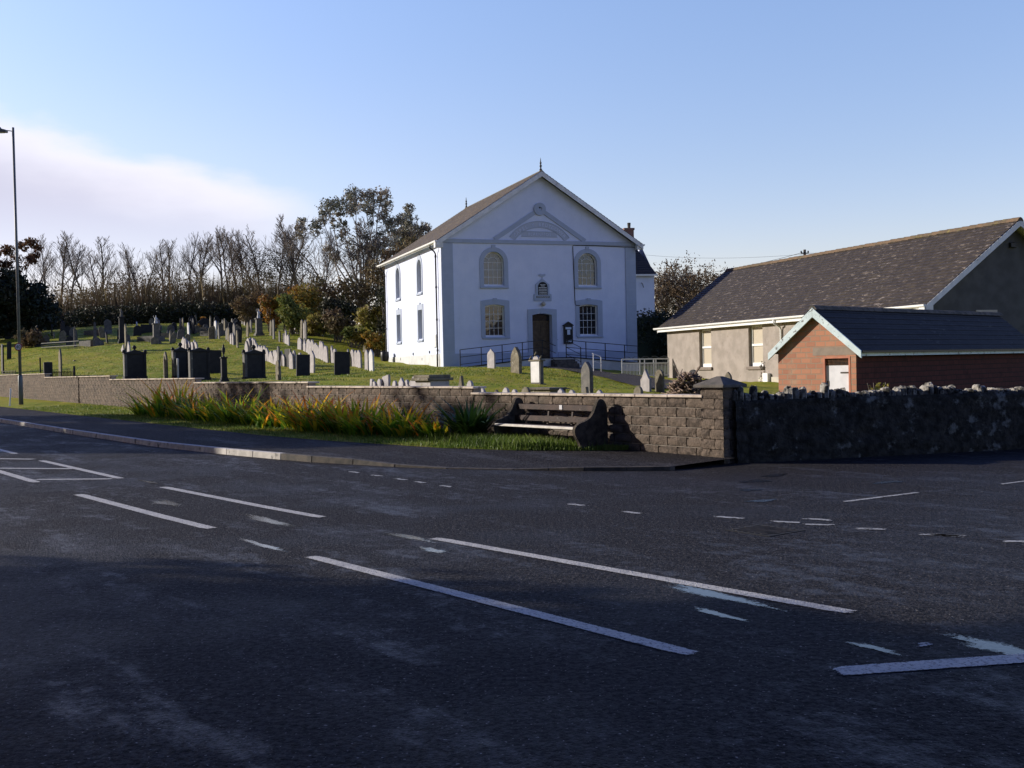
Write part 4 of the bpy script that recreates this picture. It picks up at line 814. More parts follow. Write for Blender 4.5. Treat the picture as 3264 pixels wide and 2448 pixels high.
mb = MB(); mb.prism([(-.31,-.64),(.31,-.64),(.31,.52),(0,.7),(-.31,.52)], lambda a, b: (a,-.12,b), lambda a, b: (a,-.05,b)); mb.build('case', M['black'], nb, bevel=.01)
mb = MB(); mb.box((-.23,-.128,-.52),(.23,-.119,.44)); mb.build('back_board', M['slate'], nb)
for q_ in (((-.20,-.136,.28),(.20,-.129,.42)), ((-.09,-.136,-.06),(.11,-.129,.25)), ((-.19,-.136,-.5),(-.14,-.129,-.38)), ((-.06,-.136,-.52),(.2,-.129,-.4))): mb = MB(); mb.box(*q_); mb.build('notice', M['paper'], nb)
mb = MB(); mb.prism([(-.35,.5),(0,.71),(.35,.5),(.35,.55),(0,.77),(-.35,.55)], lambda a, b: (a,-.17,b), lambda a, b: (a,0,b)); mb.build('hood', M['black'], nb)
# ramp, steps, railings
rp = thing('access_ramp', 'concrete access ramps and dark steps in front of the chapel door', 'ramp', ch.location.copy(), radians(19.5))
mb = MB(); mb.prism([(.6,-.5),(.6,.0),(5.6,.5),(7.9,.5),(12.4,.08),(12.4,-.6)], lambda a, b: (a,-1.6,b), lambda a, b: (a,-.06,b)); mb.build('ramp_slab', M['plinth'], rp)
mb = MB(); mb.prism([(.6,.004),(5.6,.504),(7.9,.504),(12.4,.084),(12.4,.03),(7.9,.45),(5.6,.45),(.6,-.05)], lambda a, b: (a,-1.64,b), lambda a, b: (a,-1.0,b)); mb.build('ramp_edge', M['dark'], rp)
mb = MB()
for i in range(3): mb.box((6.35,-1.66-(.32*(i+1)),-.4),(7.85,-1.66-.32*i,.37-.13*i))
mb.build('steps', M['cap'], rp, bevel=.01)
def railing(name, label, runs, posts, parentloc, m='black', rot=radians(19.5), r=.022):
    t = thing(name, label, 'railing', parentloc, rot); 
    for k, rr in enumerate(runs): mb = MB(); mb.tube(rr, r if k == 0 else r*.85, 6); mb.build('rail', M[m], t)
    for p, z in posts: mb = MB(); mb.bar((p[0],p[1],z), p, r*2, r*2); mb.build('post', M[m], t)
    return t
def lin(x, a, b): return a[1]+(b[1]-a[1])*(x-a[0])/(b[0]-a[0])
a, b = (.58,1.07), (5.88,1.58)
railing('ramp_railing', 'black three-rail railing along the left ramp to the chapel door', [[(.58,-1.5,1.07-k),(5.88,-1.5,1.58-k),(6.3,-2.6,1.2-k)] for k in (0,.44,.88)], [((x,-1.5,lin(x,a,b)), lin(x,a,b)-1.08) for x in (.58,1.91,3.25,4.56,5.88)], ch.location.copy())
a, b = (7.45,1.56), (12.36,1.12)
railing('ramp_railing', 'black three-rail railing falling along the right ramp past the notice board', [[(7.95,-2.6,1.08-k),(7.45,-1.5,1.56-k),(12.36,-1.5,1.12-k)] for k in (0,.44,.88)], [((x,-1.5,lin(x,a,b)), lin(x,a,b)-1.08) for x in (7.45,8.78,10.1,11.43,12.36)]+[((7.95,-2.6,1.08), 0.)], ch.location.copy())
h0 = Vector((4.57,61,gz(4.57,61))); t = thing('handrail', 'short white tubular handrail beside the path below the chapel', 'handrail', h0)
mb = MB(); zt0 = 2.2-h0.z; mb.tube([(-.02,.0,zt0+.03),(.05,0,zt0+.02),(.44,.0,zt0-.14),(.48,0,zt0-.2),(.48,0,-.2)], .026, 8); mb.build('top_rail', M['wiron'], t, True); mb = MB(); mb.tube([(.05,0,-.2),(.05,0,zt0+.02)], .024, 8); mb.build('post', M['wiron'], t); mb = MB(); mb.tube([(.05,0,zt0-.4),(.48,0,zt0-.56)], .02, 8); mb.build('mid_rail', M['wiron'], t)
fz = .86; t = thing('railing_fence', 'white metal railing with scrolled top between chapel path and hall corner', 'railing', (6.28,61.5,0))
mb = MB()
for z in (1.87,1.63,.93): mb.bar((0,0,z), (2.66,0,z-.02), .07, .07)
mb.build('rail', M['wiron'], t)
for x in (0,1.02,1.28,1.8,1.93,2.64): mb = MB(); mb.bar((x,0,.6), (x,0,1.88), .06, .06); mb.build('post', M['wiron'], t)
mb = MB()
for i in range(1, 34): mb.bar((i*.08,0,.93), (i*.08,0,1.63), .022, .022)
mb.build('balusters', M['wiron'], t); mb = MB()
for i in range(5):
    for s in (-1, 1): mb.tube([(.27+i*.53+s*.24*cos(a)*(1-a*.06), 0, 1.88+.14*sin(a)*(1-a*.07)) for a in np.linspace(.0, 5., 10)], .01, 4); 
    mb.tube([(.27+i*.53+.09*cos(a), 0, 1.75+.09*sin(a)) for a in np.linspace(0, 6.2, 9)], .009, 4)
mb.build('scrollwork', M['steel'], t)
# ================================================================== HALL (vestry)
ha = thing('hall', 'long single-storey pebbledashed hall with lichen-spotted slate roof and white gutters', 'hall', (8.954, 62.0, 0), radians(19.5))
HL = 21.3; HH = 3.62; HP = 6.75
mb = MB(); hw = [(-3.66,-4.94),(-8.6,-9.88),(-14.6,-15.88)]; holes = [rect(b, a, 1.34, 3.42) for a, b in hw]
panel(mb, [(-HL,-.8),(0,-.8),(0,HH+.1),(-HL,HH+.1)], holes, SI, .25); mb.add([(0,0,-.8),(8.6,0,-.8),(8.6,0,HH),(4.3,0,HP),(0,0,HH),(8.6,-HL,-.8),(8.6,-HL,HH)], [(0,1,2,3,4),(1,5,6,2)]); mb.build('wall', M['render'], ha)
mb = MB(); gh = [rect(2.55,3.4,1.7,3.3), rect(5.1,6.2,1.4,3.2)]; panel(mb, [(0,-.8),(8.6,-.8),(8.6,HH),(4.3,HP),(0,HH)], gh, lambda a, b, d: (a, -HL+d, b), .25); mb.build('gable_wall', M['render_shaded'], ha)
for a, b in hw:
    x0, x1 = b, a; o_ = rect(x0,x1,1.34,3.42); i_ = rect(x0+.13,x1-.13,1.52,3.28)
    window(ha, o_, i_, SI, .16, 'blind', [[(x0+.05,2.4),(x1-.05,2.4)]], None, (x0-.12,x1+.12,1.18,1.33), 'sillm', bw=.1)
for x0, x1, z0, z1 in ((2.55,3.4,1.7,3.3),(5.1,6.2,1.4,3.2)): window(ha, rect(x0,x1,z0,z1), rect(x0+.07,x1-.07,z0+.07,z1-.07), lambda a, b, d: (a,-HL+d,b), .12, 'blind', [[(x0,(z0+z1)/2),(x1,(z0+z1)/2)]], None, (x0-.1,x1+.1,z0-.12,z0), 'sillm')
mb = MB(); mb.box((2.45,-HL-.03,3.3),(3.5,-HL,3.42)); mb.build('lintel', M['plaster'], ha)
mb = MB(); mb.box((-.05,-HL,-.8),(0,-9.5,.82)); mb.build('plinth', M['plaster'], ha, bevel=.01)
mb = MB(); mb.box((.25,-HL+.3,-.5),(8.3,-.3,3.5)); mb.build('inner_lining', M['blind'], ha)
mb = MB(); y0, y1 = -HL-.45, .55; ex, ez, rzz = -.36, 3.60, 7.0
slope(mb, (ex,y0,ez), (ex,y1,ez), (4.3,y0,rzz), (4.3,y1,rzz), 24, .02); slope(mb, (8.96,y0,ez), (8.96,y1,ez), (4.3,y0,rzz), (4.3,y1,rzz), 24, .02)
hr_ = mb.build('roof', m_slate('hall_roof_slate', 1, .32, .1417, (.066,.052,.040), (.040,.032,.025), (.27,.225,.185), .59, (.07,.055,.035), 4.8), ha, normals=False)
mb = MB(); mb.add([(ex,y0+.02,ez-.1),(4.3,y0+.02,rzz-.1),(4.3,y1-.02,rzz-.1),(ex,y1-.02,ez-.1),(8.96,y0+.02,ez-.1),(8.96,y1-.02,ez-.1)], [(0,1,2,3),(1,4,5,2)]); mb.build('soffit', M['joinery'], hr_, normals=False)
mb = MB(); y = y0-.03
while y < y1-.1:
    j = random.uniform(-.01,.01); mb.prism([(4.13,rzz-.09+j),(4.22,rzz+.04+j),(4.3,rzz+.075+j),(4.38,rzz+.04+j),(4.47,rzz-.09+j)], lambda a, b: (a,y,b), lambda a, b: (a,y+.44,b+.02)); y += .455
mb.build('ridge_tiles', mat('mossy_ridge', (.17,.115,.07), (.10,.08,.055), 3, .9, .01, 20, .2, (.20,.16,.06), 3, .6), hr_)
for s, x0 in ((1, ex), (-1, 8.96)):
    for y in (y0, y1-.04):
        mb = MB(); mb.prism([(x0,ez-.26),(4.3,rzz-.28),(4.3,rzz-.03),(x0,ez-.01)], lambda a, b: (a,y-.03,b), lambda a, b: (a,y+.03,b)); mb.build('bargeboard', M['barge'], ha)
for x0, x1, xg in ((-.36,-.33,-.43),(8.93,8.96,9.03)):
    mb = MB(); mb.box((x0,y0,3.40),(x1,y1,3.60)); mb.box((min(x0,0 if x0 < 0 else 8.6),y0,3.38),(max(x1,0 if x0 < 0 else 8.6),y1,3.40)); mb.build('fascia', M['joinery'], ha)
    mb = MB(); mb.prism([(xg-.065,3.62),(xg-.055,3.55),(xg,3.51),(xg+.055,3.55),(xg+.065,3.62)], lambda a, b: (a,y0-.03,b), lambda a, b: (a,y1+.25,b)); mb.build('gutter', M['joinery'], ha)
mb = MB(); mb.tube([(-.43,-11.5,3.52),(-.42,-11.5,3.36),(-.12,-11.55,3.18),(-.07,-11.55,3.05),(-.07,-11.55,-.2)], .045, 8); mb.build('downpipe', M['joinery'], ha, True)
mb = MB(); mb.box((-.42,y0,3.36),(0,y0+.3,3.60)); mb.build('eaves_box', M['barge'], ha)
mb = MB(); mb.box((4.15,-HL-.12,5.9),(4.45,-HL,6.1)); mb.build('gable_light', M['black'], ha, bevel=.02)
mb = MB(); mb.box((-.2,-10.55,.35),(-.02,-10.1,1.0)); mb.build('meter_box', M['joinery'], ha, bevel=.01)
# climbing weed on the hall wall
t = thing('wall_weed', 'thin straggly weed growing up the hall wall below the second window', 'plant', ha.matrix_basis @ Vector((-.12,-9.9,.4)))
mb = MB(); mb.tube([(0,0,0),(.02,.03,.4),(-.03,0,.8),(.02,-.05,1.2)], .01, 4); mb.build('stem', M['twig'], t); leaves('foliage', [(0,0,.35,.12,.12,.35),(0,0,.9,.1,.1,.3)], 60, .045, M['hedge'], t, .2, seed=9)
# ================================================================== BRICK OUTBUILDING
hu = thing('brick_outbuilding', 'small red brick outbuilding with flaking blue bargeboards, white door panel and dark slate roof', 'outbuilding', (9.238, 29.0, 0), radians(42))
GX = lambda a, b, d: (d, a, b); HW_ = 2.45; HL_ = 11.2
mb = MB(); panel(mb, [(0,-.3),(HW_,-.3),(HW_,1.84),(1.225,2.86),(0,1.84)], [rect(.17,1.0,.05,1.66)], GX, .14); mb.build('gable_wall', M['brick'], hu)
mb = MB(); mb.add([(0,0,-.3),(HL_,0,-.3),(HL_,0,1.86),(0,0,1.86),(HL_,HW_,-.3),(HL_,HW_,1.86),(HL_,1.225,2.86),(0,HW_,-.3),(0,HW_,1.86)], [(0,1,2,3),(1,4,5,6,2),(7,4,5,8)]); mb.build('wall', M['brick_shaded'], hu)
mb = MB(); mb.ring(rect(.17,1.0,.05,1.66), rect(.225,.945,.05,1.61), lambda a, b: (-.01,a,b), lambda a, b: (.12,a,b)); fr_ = mb.build('door_frame', M['orangef'], hu)
mb = MB(); mb.box((.05,.225,.0),(.08,.945,1.42)); dp_ = mb.build('door_panel', M['panel'], hu); mb = MB(); mb.box((.035,.86,.85),(.05,.91,1.0)); mb.build('latch', M['kerbdark'], dp_)
for z_ in (.35, 1.2): mb = MB(); mb.box((.04,.23,z_),(.05,.5,z_+.04)); mb.build('strap_hinge', M['kerbdark'], dp_)
mb = MB()
for i in range(19): mb.bar((.04,.225+i*.04,1.42), (.04,.225+i*.04,1.61), .006, .006)
for i in range(5): mb.bar((.04,.225,1.44+i*.04), (.04,.945,1.44+i*.04), .006, .006)
mb.build('mesh_grille', mat('rusty_mesh', (.2,.1,.05), (.1,.06,.04), 9, .8), hu); mb = MB(); mb.box((.12,.1,0),(.16,1.1,1.7)); mb.build('void', M['dark'], hu)
mb = MB(); mb.box((-.006,.02,1.70),(.1,1.32,1.92)); mb.build('lintel', M['lintel'], hu)
mb = MB(); e0, z0_, zr_ = -.2, 1.80, 3.05
slope(mb, (-.13,e0,z0_), (HL_+.2,e0,z0_), (-.13,1.225,zr_), (HL_+.2,1.225,zr_-.03), 8, .011); slope(mb, (-.13,HW_+.2,z0_), (HL_+.2,HW_+.2,z0_), (-.13,1.225,zr_), (HL_+.2,1.225,zr_-.03), 8, .022)
ur = mb.build('roof', m_slate('outbuilding_slate', 0, .42, .156, (.016,.015,.015), (.028,.027,.027), (.08,.08,.07), .62, None, 4., .75), hu, normals=False)
mb = MB(); x = -.14
while x < HL_: mb.prism([(1.09,zr_-.08),(1.16,zr_+.02),(1.225,zr_+.045),(1.29,zr_+.02),(1.36,zr_-.08)], lambda a, b: (x,a,b), lambda a, b: (x+.44,a,b+random.uniform(-.004,.004))); x += .45
mb.build('ridge_tiles', M['cap'], ur)
mb = MB(); mb.add([(-.12,e0,z0_-.03),(-.12,1.225,zr_-.03),(HL_+.2,1.225,zr_-.05),(HL_+.2,e0,z0_-.03),(-.12,HW_+.2,z0_-.03),(HL_+.2,HW_+.2,z0_-.03)], [(0,1,2,3),(1,4,5,2)]); mb.build('sarking', M['dark'], ur, normals=False)
for a, b in ((e0-.04, 1.235), (HW_+.24, 1.215)):
    mb = MB(); mb.prism([(a,z0_-.2),(b,zr_-.28),(b,zr_-.02),(a,z0_+.0)], lambda p, q: (-.155,p,q), lambda p, q: (-.11,p,q)); mb.build('bargeboard', M['peel'], hu, bevel=.004)
mb = MB(); mb.box((-.10,e0-.01,1.66),(HL_+.1,e0+.02,1.76)); mb.build('eaves_board', M['peel'], hu); mb = MB(); mb.box((-.12,e0-.1,1.745),(HL_+.15,e0-.012,1.80)); mb.build('gutter', M['black'], hu)
t = thing('wall_weed', 'small yellowing weed against the corner of the brick outbuilding', 'plant', (9.6,28.3,.0)); mb = MB(); [mb.tube([(0,0,-.1),(.1*i-.2,.02,.55),(.16*i-.3,0,.95)], .01, 4) for i in range(4)]; mb.build('stem', M['twig'], t); leaves('foliage', [(0,0,.7,.25,.25,.3)], 160, .06, M['autgreen'], t, .1, seed=12)
# ================================================================== WHITE HOUSE behind
wh = thing('white_house', 'white house with dark slate roof and brick chimney, behind the right corner of the chapel', 'house', (12.0, 90.0, 0), radians(9))
mb = MB(); mb.box((-9,0,1),(0,8,9.1)); mb.add([(-9,0,9.1),(-9,8,9.1),(-9,4,12.0),(0,0,9.1),(0,8,9.1),(0,4,12.0)], [(0,1,2),(3,5,4)]); mb.build('wall', M['white'], wh)
mb = MB(); slope(mb, (-9.2,-.3,9.0), (.15,-.3,9.0), (-9.2,4,12.1), (-.75,4,12.1), 14); slope(mb, (-9.2,8.3,9.0), (.15,8.3,9.0), (-9.2,4,12.1), (-.75,4,12.1), 14); slope(mb, (.15,-.3,9.0), (.15,8.3,9.0), (-.75,4,12.1), (-.75,4.01,12.1), 8)
hr2 = mb.build('roof', m_slate('house_slate', 0, .35, .2, (.02,.022,.025), (.03,.03,.034), None), wh, normals=False)
mb = MB(); mb.box((-1.45,3.6,11.4),(-.65,4.5,13.3)); mb.box((-1.51,3.55,13.15),(-.59,4.55,13.33)); mb.build('chimney', M['chimneyb'], hr2); mb = MB(); mb.lathe([(.16,0),(.13,.1),(.15,.42),(.17,.45),(.12,.5)], 10, (-.95,4.05,13.33)); mb.build('chimney_pot', M['cap'], hr2)
mb = MB(); mb.box((-9.1,-.36,8.86),(.2,-.28,9.0)); mb.build('gutter', M['joinery'], wh)
mb = MB(); mb.tube([(-1.1,-.05,8.3),(-1.1,-.3,8.2),(-1.0,-.3,7.9)], .04, 5); mb.build('wall_bracket', M['steel'], wh)
# poles and wires
def pole(name, loc, h, label, r=.11, cross=False):
    t = thing(name, label, 'utility pole', loc); mb = MB(); mb.tube([(0,0,-1),(0,0,h)], [r*1.2, r*.85], 8); mb.build('pole', M['bark'], t)
    mb = MB()
    if cross: mb.bar((-.95,0,h-.12), (.95,0,h-.12), .12, .12)
    else: mb.bar((-.28,0,h-.25), (.28,0,h-.25), .07, .07)
    mb.build('crossarm', M['bark'], t); mb = MB()
    for x in ((-.85,0,.85) if cross else (-.24,.24)): mb.lathe([(.03,0),(.06,.06),(.04,.12),(.0,.16)], 6, (x,0,h-.06 if cross else h-.22))
    mb.build('insulator', M['dark'], t); return t
pole('telegraph_pole', (20.46,75,1), 8.25, 'top of a wooden telegraph pole showing above the hall ridge')
tb_ = at(365, 902, 150); pole('telegraph_pole', (tb_.x, 150, gz(tb_.x, 150)), tb_.z-gz(tb_.x, 150), 'distant T-shaped power pole among the bare trees', .16, True)
def wire(p, q, sag, label, r=.02):
    p, q = Vector(p), Vector(q); mb = MB(); mb.tube([p.lerp(q, i/16)-Vector((0,0,sag*4*(i/16)*(1-i/16))) for i in range(17)], r, 4, False); o = mb.build('overhead_wire', M['wire']); tag(o, label, 'overhead wire')
wire((20.3,75,9.05), (11.9,90.3,8.75), .35, 'thick overhead wire from the pole above the hall to the white house')
wire((20.6,75,9.0), (44,66,9.4), .5, 'thin wire running right from the pole above the hall', .012)
wire((20.4,75.2,8.95), (11.6,96,11.3), .3, 'faint thin wire high over the bare trees right of the chapel', .01)
wire(tb_-Vector((0,0,.1)), at(800, 866, 112), 1.0, 'power line rising right from the T-shaped pole through the trees', .022); wire(tb_-Vector((.8,0,.1)), at(205, 948, 140), .4, 'power line running left from the T-shaped pole', .02)
# brushwood heap
wp_ = thing('brushwood_pile', 'heap of cut branches and sticks behind the wall, left of the pier', 'woodpile', (5.05, 31.5, gz(5.05,31.5)))
R = random.Random(5); mb = MB(); hz = 1.3-wp_.location.z
for i in range(330):
    x = R.gauss(0,.3); x = max(-.68, min(.6, x)); top = hz*(.35+.62*max(0, 1-((x-.12)/.72)**2)); z = R.uniform(.0, top); a = R.gauss(0,.35); d = Vector((sin(a)*.7, cos(a)*.9, R.gauss(0,.16))); l = R.uniform(.25,.5); c = Vector((x, R.uniform(-.55,.3), z)); mb.tube([c-d*l, c+d*l+Vector((0,0,R.gauss(0,.03)))], [R.uniform(.012,.034), R.uniform(.008,.025)], 5)
mb.tube([(.2,0,hz*.8),(.42,-.1,hz+.17)], .03, 5); wp_o = mb.build('sticks', M['stick'], wp_)
# ================================================================== GRAVESTONES
def outline(kind, w, h):
    w /= 2
    if kind == 'gothic': return [(-w,0),(w,0),(w,h-w*1.3)]+[(w*(1-(i/6)**1.5), h-w*1.3+w*1.3*(i/6)**.8) for i in range(1,6)]+[(0,h)]+[(-w*(1-(i/6)**1.5), h-w*1.3+w*1.3*(i/6)**.8) for i in range(5,0,-1)]+[(-w,h-w*1.3)]
    if kind == 'round': return [(-w,0),(w,0)]+[(w*cos(pi*i/10), h-w+w*sin(pi*i/10)) for i in range(11)]
    if kind == 'shoulder': return [(-w,0),(w,0),(w,h-w*.9),(w*.7,h-w*.85)]+[(w*.66*cos(pi*i/8), h-w*.66+w*.66*sin(pi*i/8)) for i in range(9)]+[(-w*.7,h-w*.85),(-w,h-w*.9)]
    if kind == 'ogee': return [(-w,0),(w,0),(w,h-w*.8),(w*.8,h-w*.5),(w*.45,h-w*.35),(w*.15,h-w*.12),(0,h),(-w*.15,h-w*.12),(-w*.45,h-w*.35),(-w*.8,h-w*.5),(-w,h-w*.8)]
    if kind == 'point': return [(-w,0),(w,0),(w*1.05,h*.55),(w*.8,h*.6),(0,h),(-w*.8,h*.6),(-w*1.05,h*.55)]
    if kind == 'lozenge': return [(-w*.7,0),(w*.7,0),(w*.75,h*.4),(w,h*.62),(w*.7,h*.85),(0,h),(-w*.7,h*.85),(-w,h*.62),(-w*.75,h*.4)]
    if kind == 'tri': return [(-w,0),(w,0),(w*.1,h),(-w*.15,h*.97)]
    return [(-w,0),(w,0),(w,h),(-w,h)]
A27 = radians(27)
def orient(o): return radians(-63) if o == 'A' else radians(27)
def fac(p, o):
    r = p.x/p.y; return abs(sin(A27)+r*cos(A27)*-1*-1) if False else (abs(sin(A27)+r*cos(A27)) if o == 'A' else abs(cos(A27)-r*sin(A27)))
WORD = {'gothic':'pointed-arched','round':'round-topped','shoulder':'shouldered','ogee':'ogee-topped','point':'sharp-gabled','lozenge':'spear-shaped','tri':'triangular','flat':'square-topped'}
MW = {'pale':'pale','slate':'black','lichen':'lichen-spotted','grey':'grey','marble':'white'}
def stone(X, yt, ybs, wp, kind, m, o, label, lean=(0,0), group=None, name='headstone', Y=None, thick=.09, wmax=.95, wmin=.32):
    if Y is None: p = ground_at(X, ybs)
    else: q = at(X, yt, Y); p = Vector((q.x, q.y, gz(q.x, q.y)))
    h = at(X, yt, p.y).z-p.z; w = max(wmin, min(wmax, wp/F*p.y/max(.18, fac(p, o)))); mb = MB(); mb.prism([(a, b-.15 if b < .01 else b) for a, b in outline(kind, w, h)], lambda a, b: (a,-thick/2,b), lambda a, b: (a,thick/2,b))
    s = mb.build(name, M[m], None, bevel=.012 if p.y < 60 else 0); s.location = p; s.rotation_euler = (lean[0], lean[1], orient(o)+random.uniform(-.08,.08)); tag(s, label, 'gravestone', group); return s
# rows of leaning-together pale stones that face the road
RA = [(787,1086,1126),(792,1078,1125),(798,1075,1126),(806,1077,1128),(814,1080,1130),(820,1094,1137),(826,1100,1141),(832,1101,1144),(838,1102,1147),(845,1101,1151),(854,1107,1153),(863,1120,1157),(869,1118,1160),(874.5,1116,1162),(880,1115,1164),(894,1118,1166),(904,1128,1168),(930,1121,1176),(939,1117,1176)]
RB = [(956,1076,1116),(972,1078,1121),(982,1081,1126),(989,1085,1130),(998,1082,1133),(1007,1092,1139),(1014,1099,1143),(1022,1087,1145),(1029,1088,1149),(1036,1101,1152),(1043,1103,1156),(1059,1101,1157),(1067,1112,1159)]
RC = [(1111,1112,1168),(1126,1114,1169),(1135,1116,1170),(1142,1115,1172),(1148,1118,1174)]
RD = [(583,1073,1119),(591,1079,1120),(597,1084,1121),(604,1087,1122),(611,1090,1123),(618,1083,1123),(625,1090,1124)]
KS = ['gothic','ogee','gothic','round','shoulder','gothic','point','gothic','ogee','round']
def row(R_, desc, grp, wp, s0=0):
    n = len(R_)
    for i, (X, a, b) in enumerate(R_):
        k = KS[(i*3+s0) % 10]; stone(X, a, b, wp, k, 'pale', 'A', 'pale %s headstone, %s from the left in %s' % (WORD[k], ORD[i], desc), (random.gauss(0,.03), random.gauss(0,.02)), grp)
row(RA, 'the long row beside the big monument', 'pale headstones of the long row', 9.5)
row(RB, 'the pale row nearer the chapel', 'pale headstones of the row near the chapel', 9.5, 3)
row(RC, 'the short row right of the black slab', 'pale headstones right of the black slab', 10, 6)
row(RD, 'the cluster behind the twin monuments', 'pale headstones behind the twin monuments', 7.5, 1)
# thin edge-on stones standing up the slope
BP = [(576,1014,1066,'grey',0,'leftmost of a close pair of thin stones at the top of the slope'),(584,1012,1068,'lichen',0,'right-hand one of a close pair of thin stones at the top of the slope'),(602,1028,1081,'marble',.04,'bright narrow stone alone below the close pair, above the pale cluster'),
 (610,1015,1048,'grey',0,'short thin stone at the hedge foot, first of three'),(614,1020,1050,'grey',0,'short thin stone at the hedge foot, second of three'),(618,1013,1066,'slate',.05,'dark leaning stone at the hedge foot, third of three'),
 (671,1006,1069,'lichen',-.05,'tall leaning stone beside the flower-dressed dark grave'),(686,1022,1081,'marble',-.09,'brilliant white stone leaning left on the slope'),(699,1024,1082,'grey',.07,'dark stone leaning right next to the brilliant white one'),(690,1009,1028,'pale',0,'short pale stone at the hedge foot above the white leaning one'),
 (710,1018,1056,'grey',-.03,'thin grey stone right of the white leaning one'),(717,1014,1061,'lichen',0,'thin upright stone a step right of the white leaning one'),(724,1045,1084,'grey',0,'narrow stone at the left end of the tufted middle row'),(729,1041,1089,'lichen',-.03,'second narrow stone of the tufted middle row'),
 (737,1062,1098,'pale',0,'broad pinkish stone in the tufted middle row'),(743,1060,1100,'pale',0,'pale stone pressed against the broad pinkish one'),(748,1029,1099,'grey',0,'tallest dark-edged stone of the tufted middle row'),(757,1052,1107,'lichen',0,'last upright of the tufted middle row'),
 (773,1015,1034,'grey',0,'tiny grey stone left of the tiny pinkish one at the hedge'),(780,1012,1036,'pale',0,'tiny pinkish stone below the hedge left of the angel'),(789,1025,1073,'lichen',-.08,'mossy stone leaning left below the hedge'),(800,1018,1060,'grey',-.03,'thin stone immediately left of the angel monument'),
 (833,1014,1064,'lichen',-.02,'upright stone immediately right of the angel monument'),(863,1020,1070,'lichen',-.10,'stone leaning left, left one of a pair right of the angel'),(873,1016,1080,'grey',0,'broad mossy upright stone beside the leaning one, right of the angel'),(892,1053,1091,'grey',.02,'short dark stone on the middle slope left of the pale pair'),
 (907,1021,1057,'lichen',-.16,'strongly leaning stone above the pale pair'),(905,1062,1094,'grey',.0,'thin stone left of the pale pair on the middle slope'),(912,1051,1098,'pale',0,'left stone of the pale pair on the middle slope'),(919,1067,1101,'pale',0,'right stone of the pale pair on the middle slope'),
 (930,1013,1060,'grey',-.02,'first of three upright stones under the golden bushes'),(935,1017,1062,'grey',0,'second of three upright stones under the golden bushes'),(941,1012,1064,'pale',-.02,'third and palest of three upright stones under the golden bushes'),
 (961,1018,1079,'lichen',-.10,'tall stone leaning left under the golden bushes'),(970,1028,1080,'pale',0,'pale stone between the leaning one and the tall dark-edged one'),(975,1019,1082,'grey',0,'tall dark-edged stone above the row near the chapel'),
 (964,1079,1117,'grey',0,'darker recessed stone second in the row near the chapel'),(889,1103,1165,'grey',.02,'tall dark pointed stone standing behind the long row'),(535,1052,1074,'grey',0,'small grey stone on the upper slope right of the statue pillar'),(507,1020,1050,'pale',0,'narrow pale stone just right of the statue pillar'),(513,1035,1052,'grey',0,'stub of a stone right of the statue pillar'),
 (436,1025,1048,'marble',0,'small white stone at the foot of the hedge right of the urn pillar'),(740,1015,1032,'grey',0,'tiny grey stone against the dark hedge above the middle row')]
for i, (X, a, b, m, ln, lb) in enumerate(BP): stone(X, a, b, 5.5 if m != 'pale' else 7, KS[(i*7) % 10], m, 'A', lb, (ln*.2, -ln), 'upright stones on the churchyard slope', wmax=.6)
# leftmost group
for a in ((9,1098,1192,17,'flat','slate','A','dark slab leaning left at the far left edge, with a lit edge',-.11),(29,1088,1144,14,'round','slate','B','small dark round-topped stone left of the lamp column',-.03),(129,1140,1188,4,'flat','slate','A','thin dark stone seen edge-on right of the lamp column',0),
          (193,1111,1200,11,'gothic','lichen','A','tall narrow stone leaning left by the spiked grave railing',-.07),(236,1148,1151,6,'flat','grey','A','low grey footstone on the sunny lawn',0),(237,1166,1198,6,'gothic','slate','A','small dark pointed stone at the right end of the spiked grave railing',-.05),
          (529,1120,1207,9,'gothic','lichen','A','slim lichened stone standing between the two groups of black monuments',0),(563,1140,1208,15,'flat','marble','A','white slab leaning left against the twin pedimented monuments',-.13),(888,1148,1212,13,'round','lichen','A','broken whitish lichened stone left of the black slab',.05),
          (995,1117,1190,14,'ogee','pale','A','tall pale stone leaning left at the right side of the black slab',-.11),(1170,1114,1179,9,'gothic','pale','A','left stone of the tall pointed pair near the chapel corner',-.01),(1185,1113,1182,11,'gothic','marble','A','right, whiter stone of the tall pointed pair near the chapel corner',.02),
          (402,1031,1120,7,'ogee','lichen','A','tall crooked stone standing behind the first black monument',.02),(411,1088,1128,8,'gothic','pale','A','pale pointed stone between the crooked one and the first black monument',0),(392,1104,1120,10,'flat','pale','A','small tilted pale slab at the edge of the sunny lawn',.4),
          (917,1112,1168,12,'flat','slate','A','dark-edged slab stone in a gap of the long pale row',0),(925,1112,1170,5,'flat','grey','A','thin dark-sided stone next to the slab in the long pale row',0),(957,1124,1180,12,'shoulder','pale','A','pale stone half hidden behind the nearer black slab',0)):
    stone(*a[:4], a[4], a[5], a[6], a[7], (0, -a[8]), wmax=.9)
rq = random.Random(77)
for i in range(64):
    X, y = rq.uniform(20, 780), rq.uniform(1042, 1100)
    p = ground_at(X, y); h = rq.uniform(.55, 1.25); w = rq.uniform(.4, .7); mb = MB(); k = rq.choice(KS); o_ = rq.choice('ABB'); mb.prism([(a, b-.15 if b < .01 else b) for a, b in outline(k, w, h)], lambda a, b: (a,-.05,b), lambda a, b: (a,.05,b))
    q = mb.build('headstone', M[rq.choice(('slate','slate','grey','lichen'))]); q.location = p; q.rotation_euler = (rq.gauss(0,.05), rq.gauss(0,.08), orient(o_)); tag(q, 'small weathered headstone crowded among others below the hedge at upper left', 'gravestone', 'small dark headstones below the hedge')
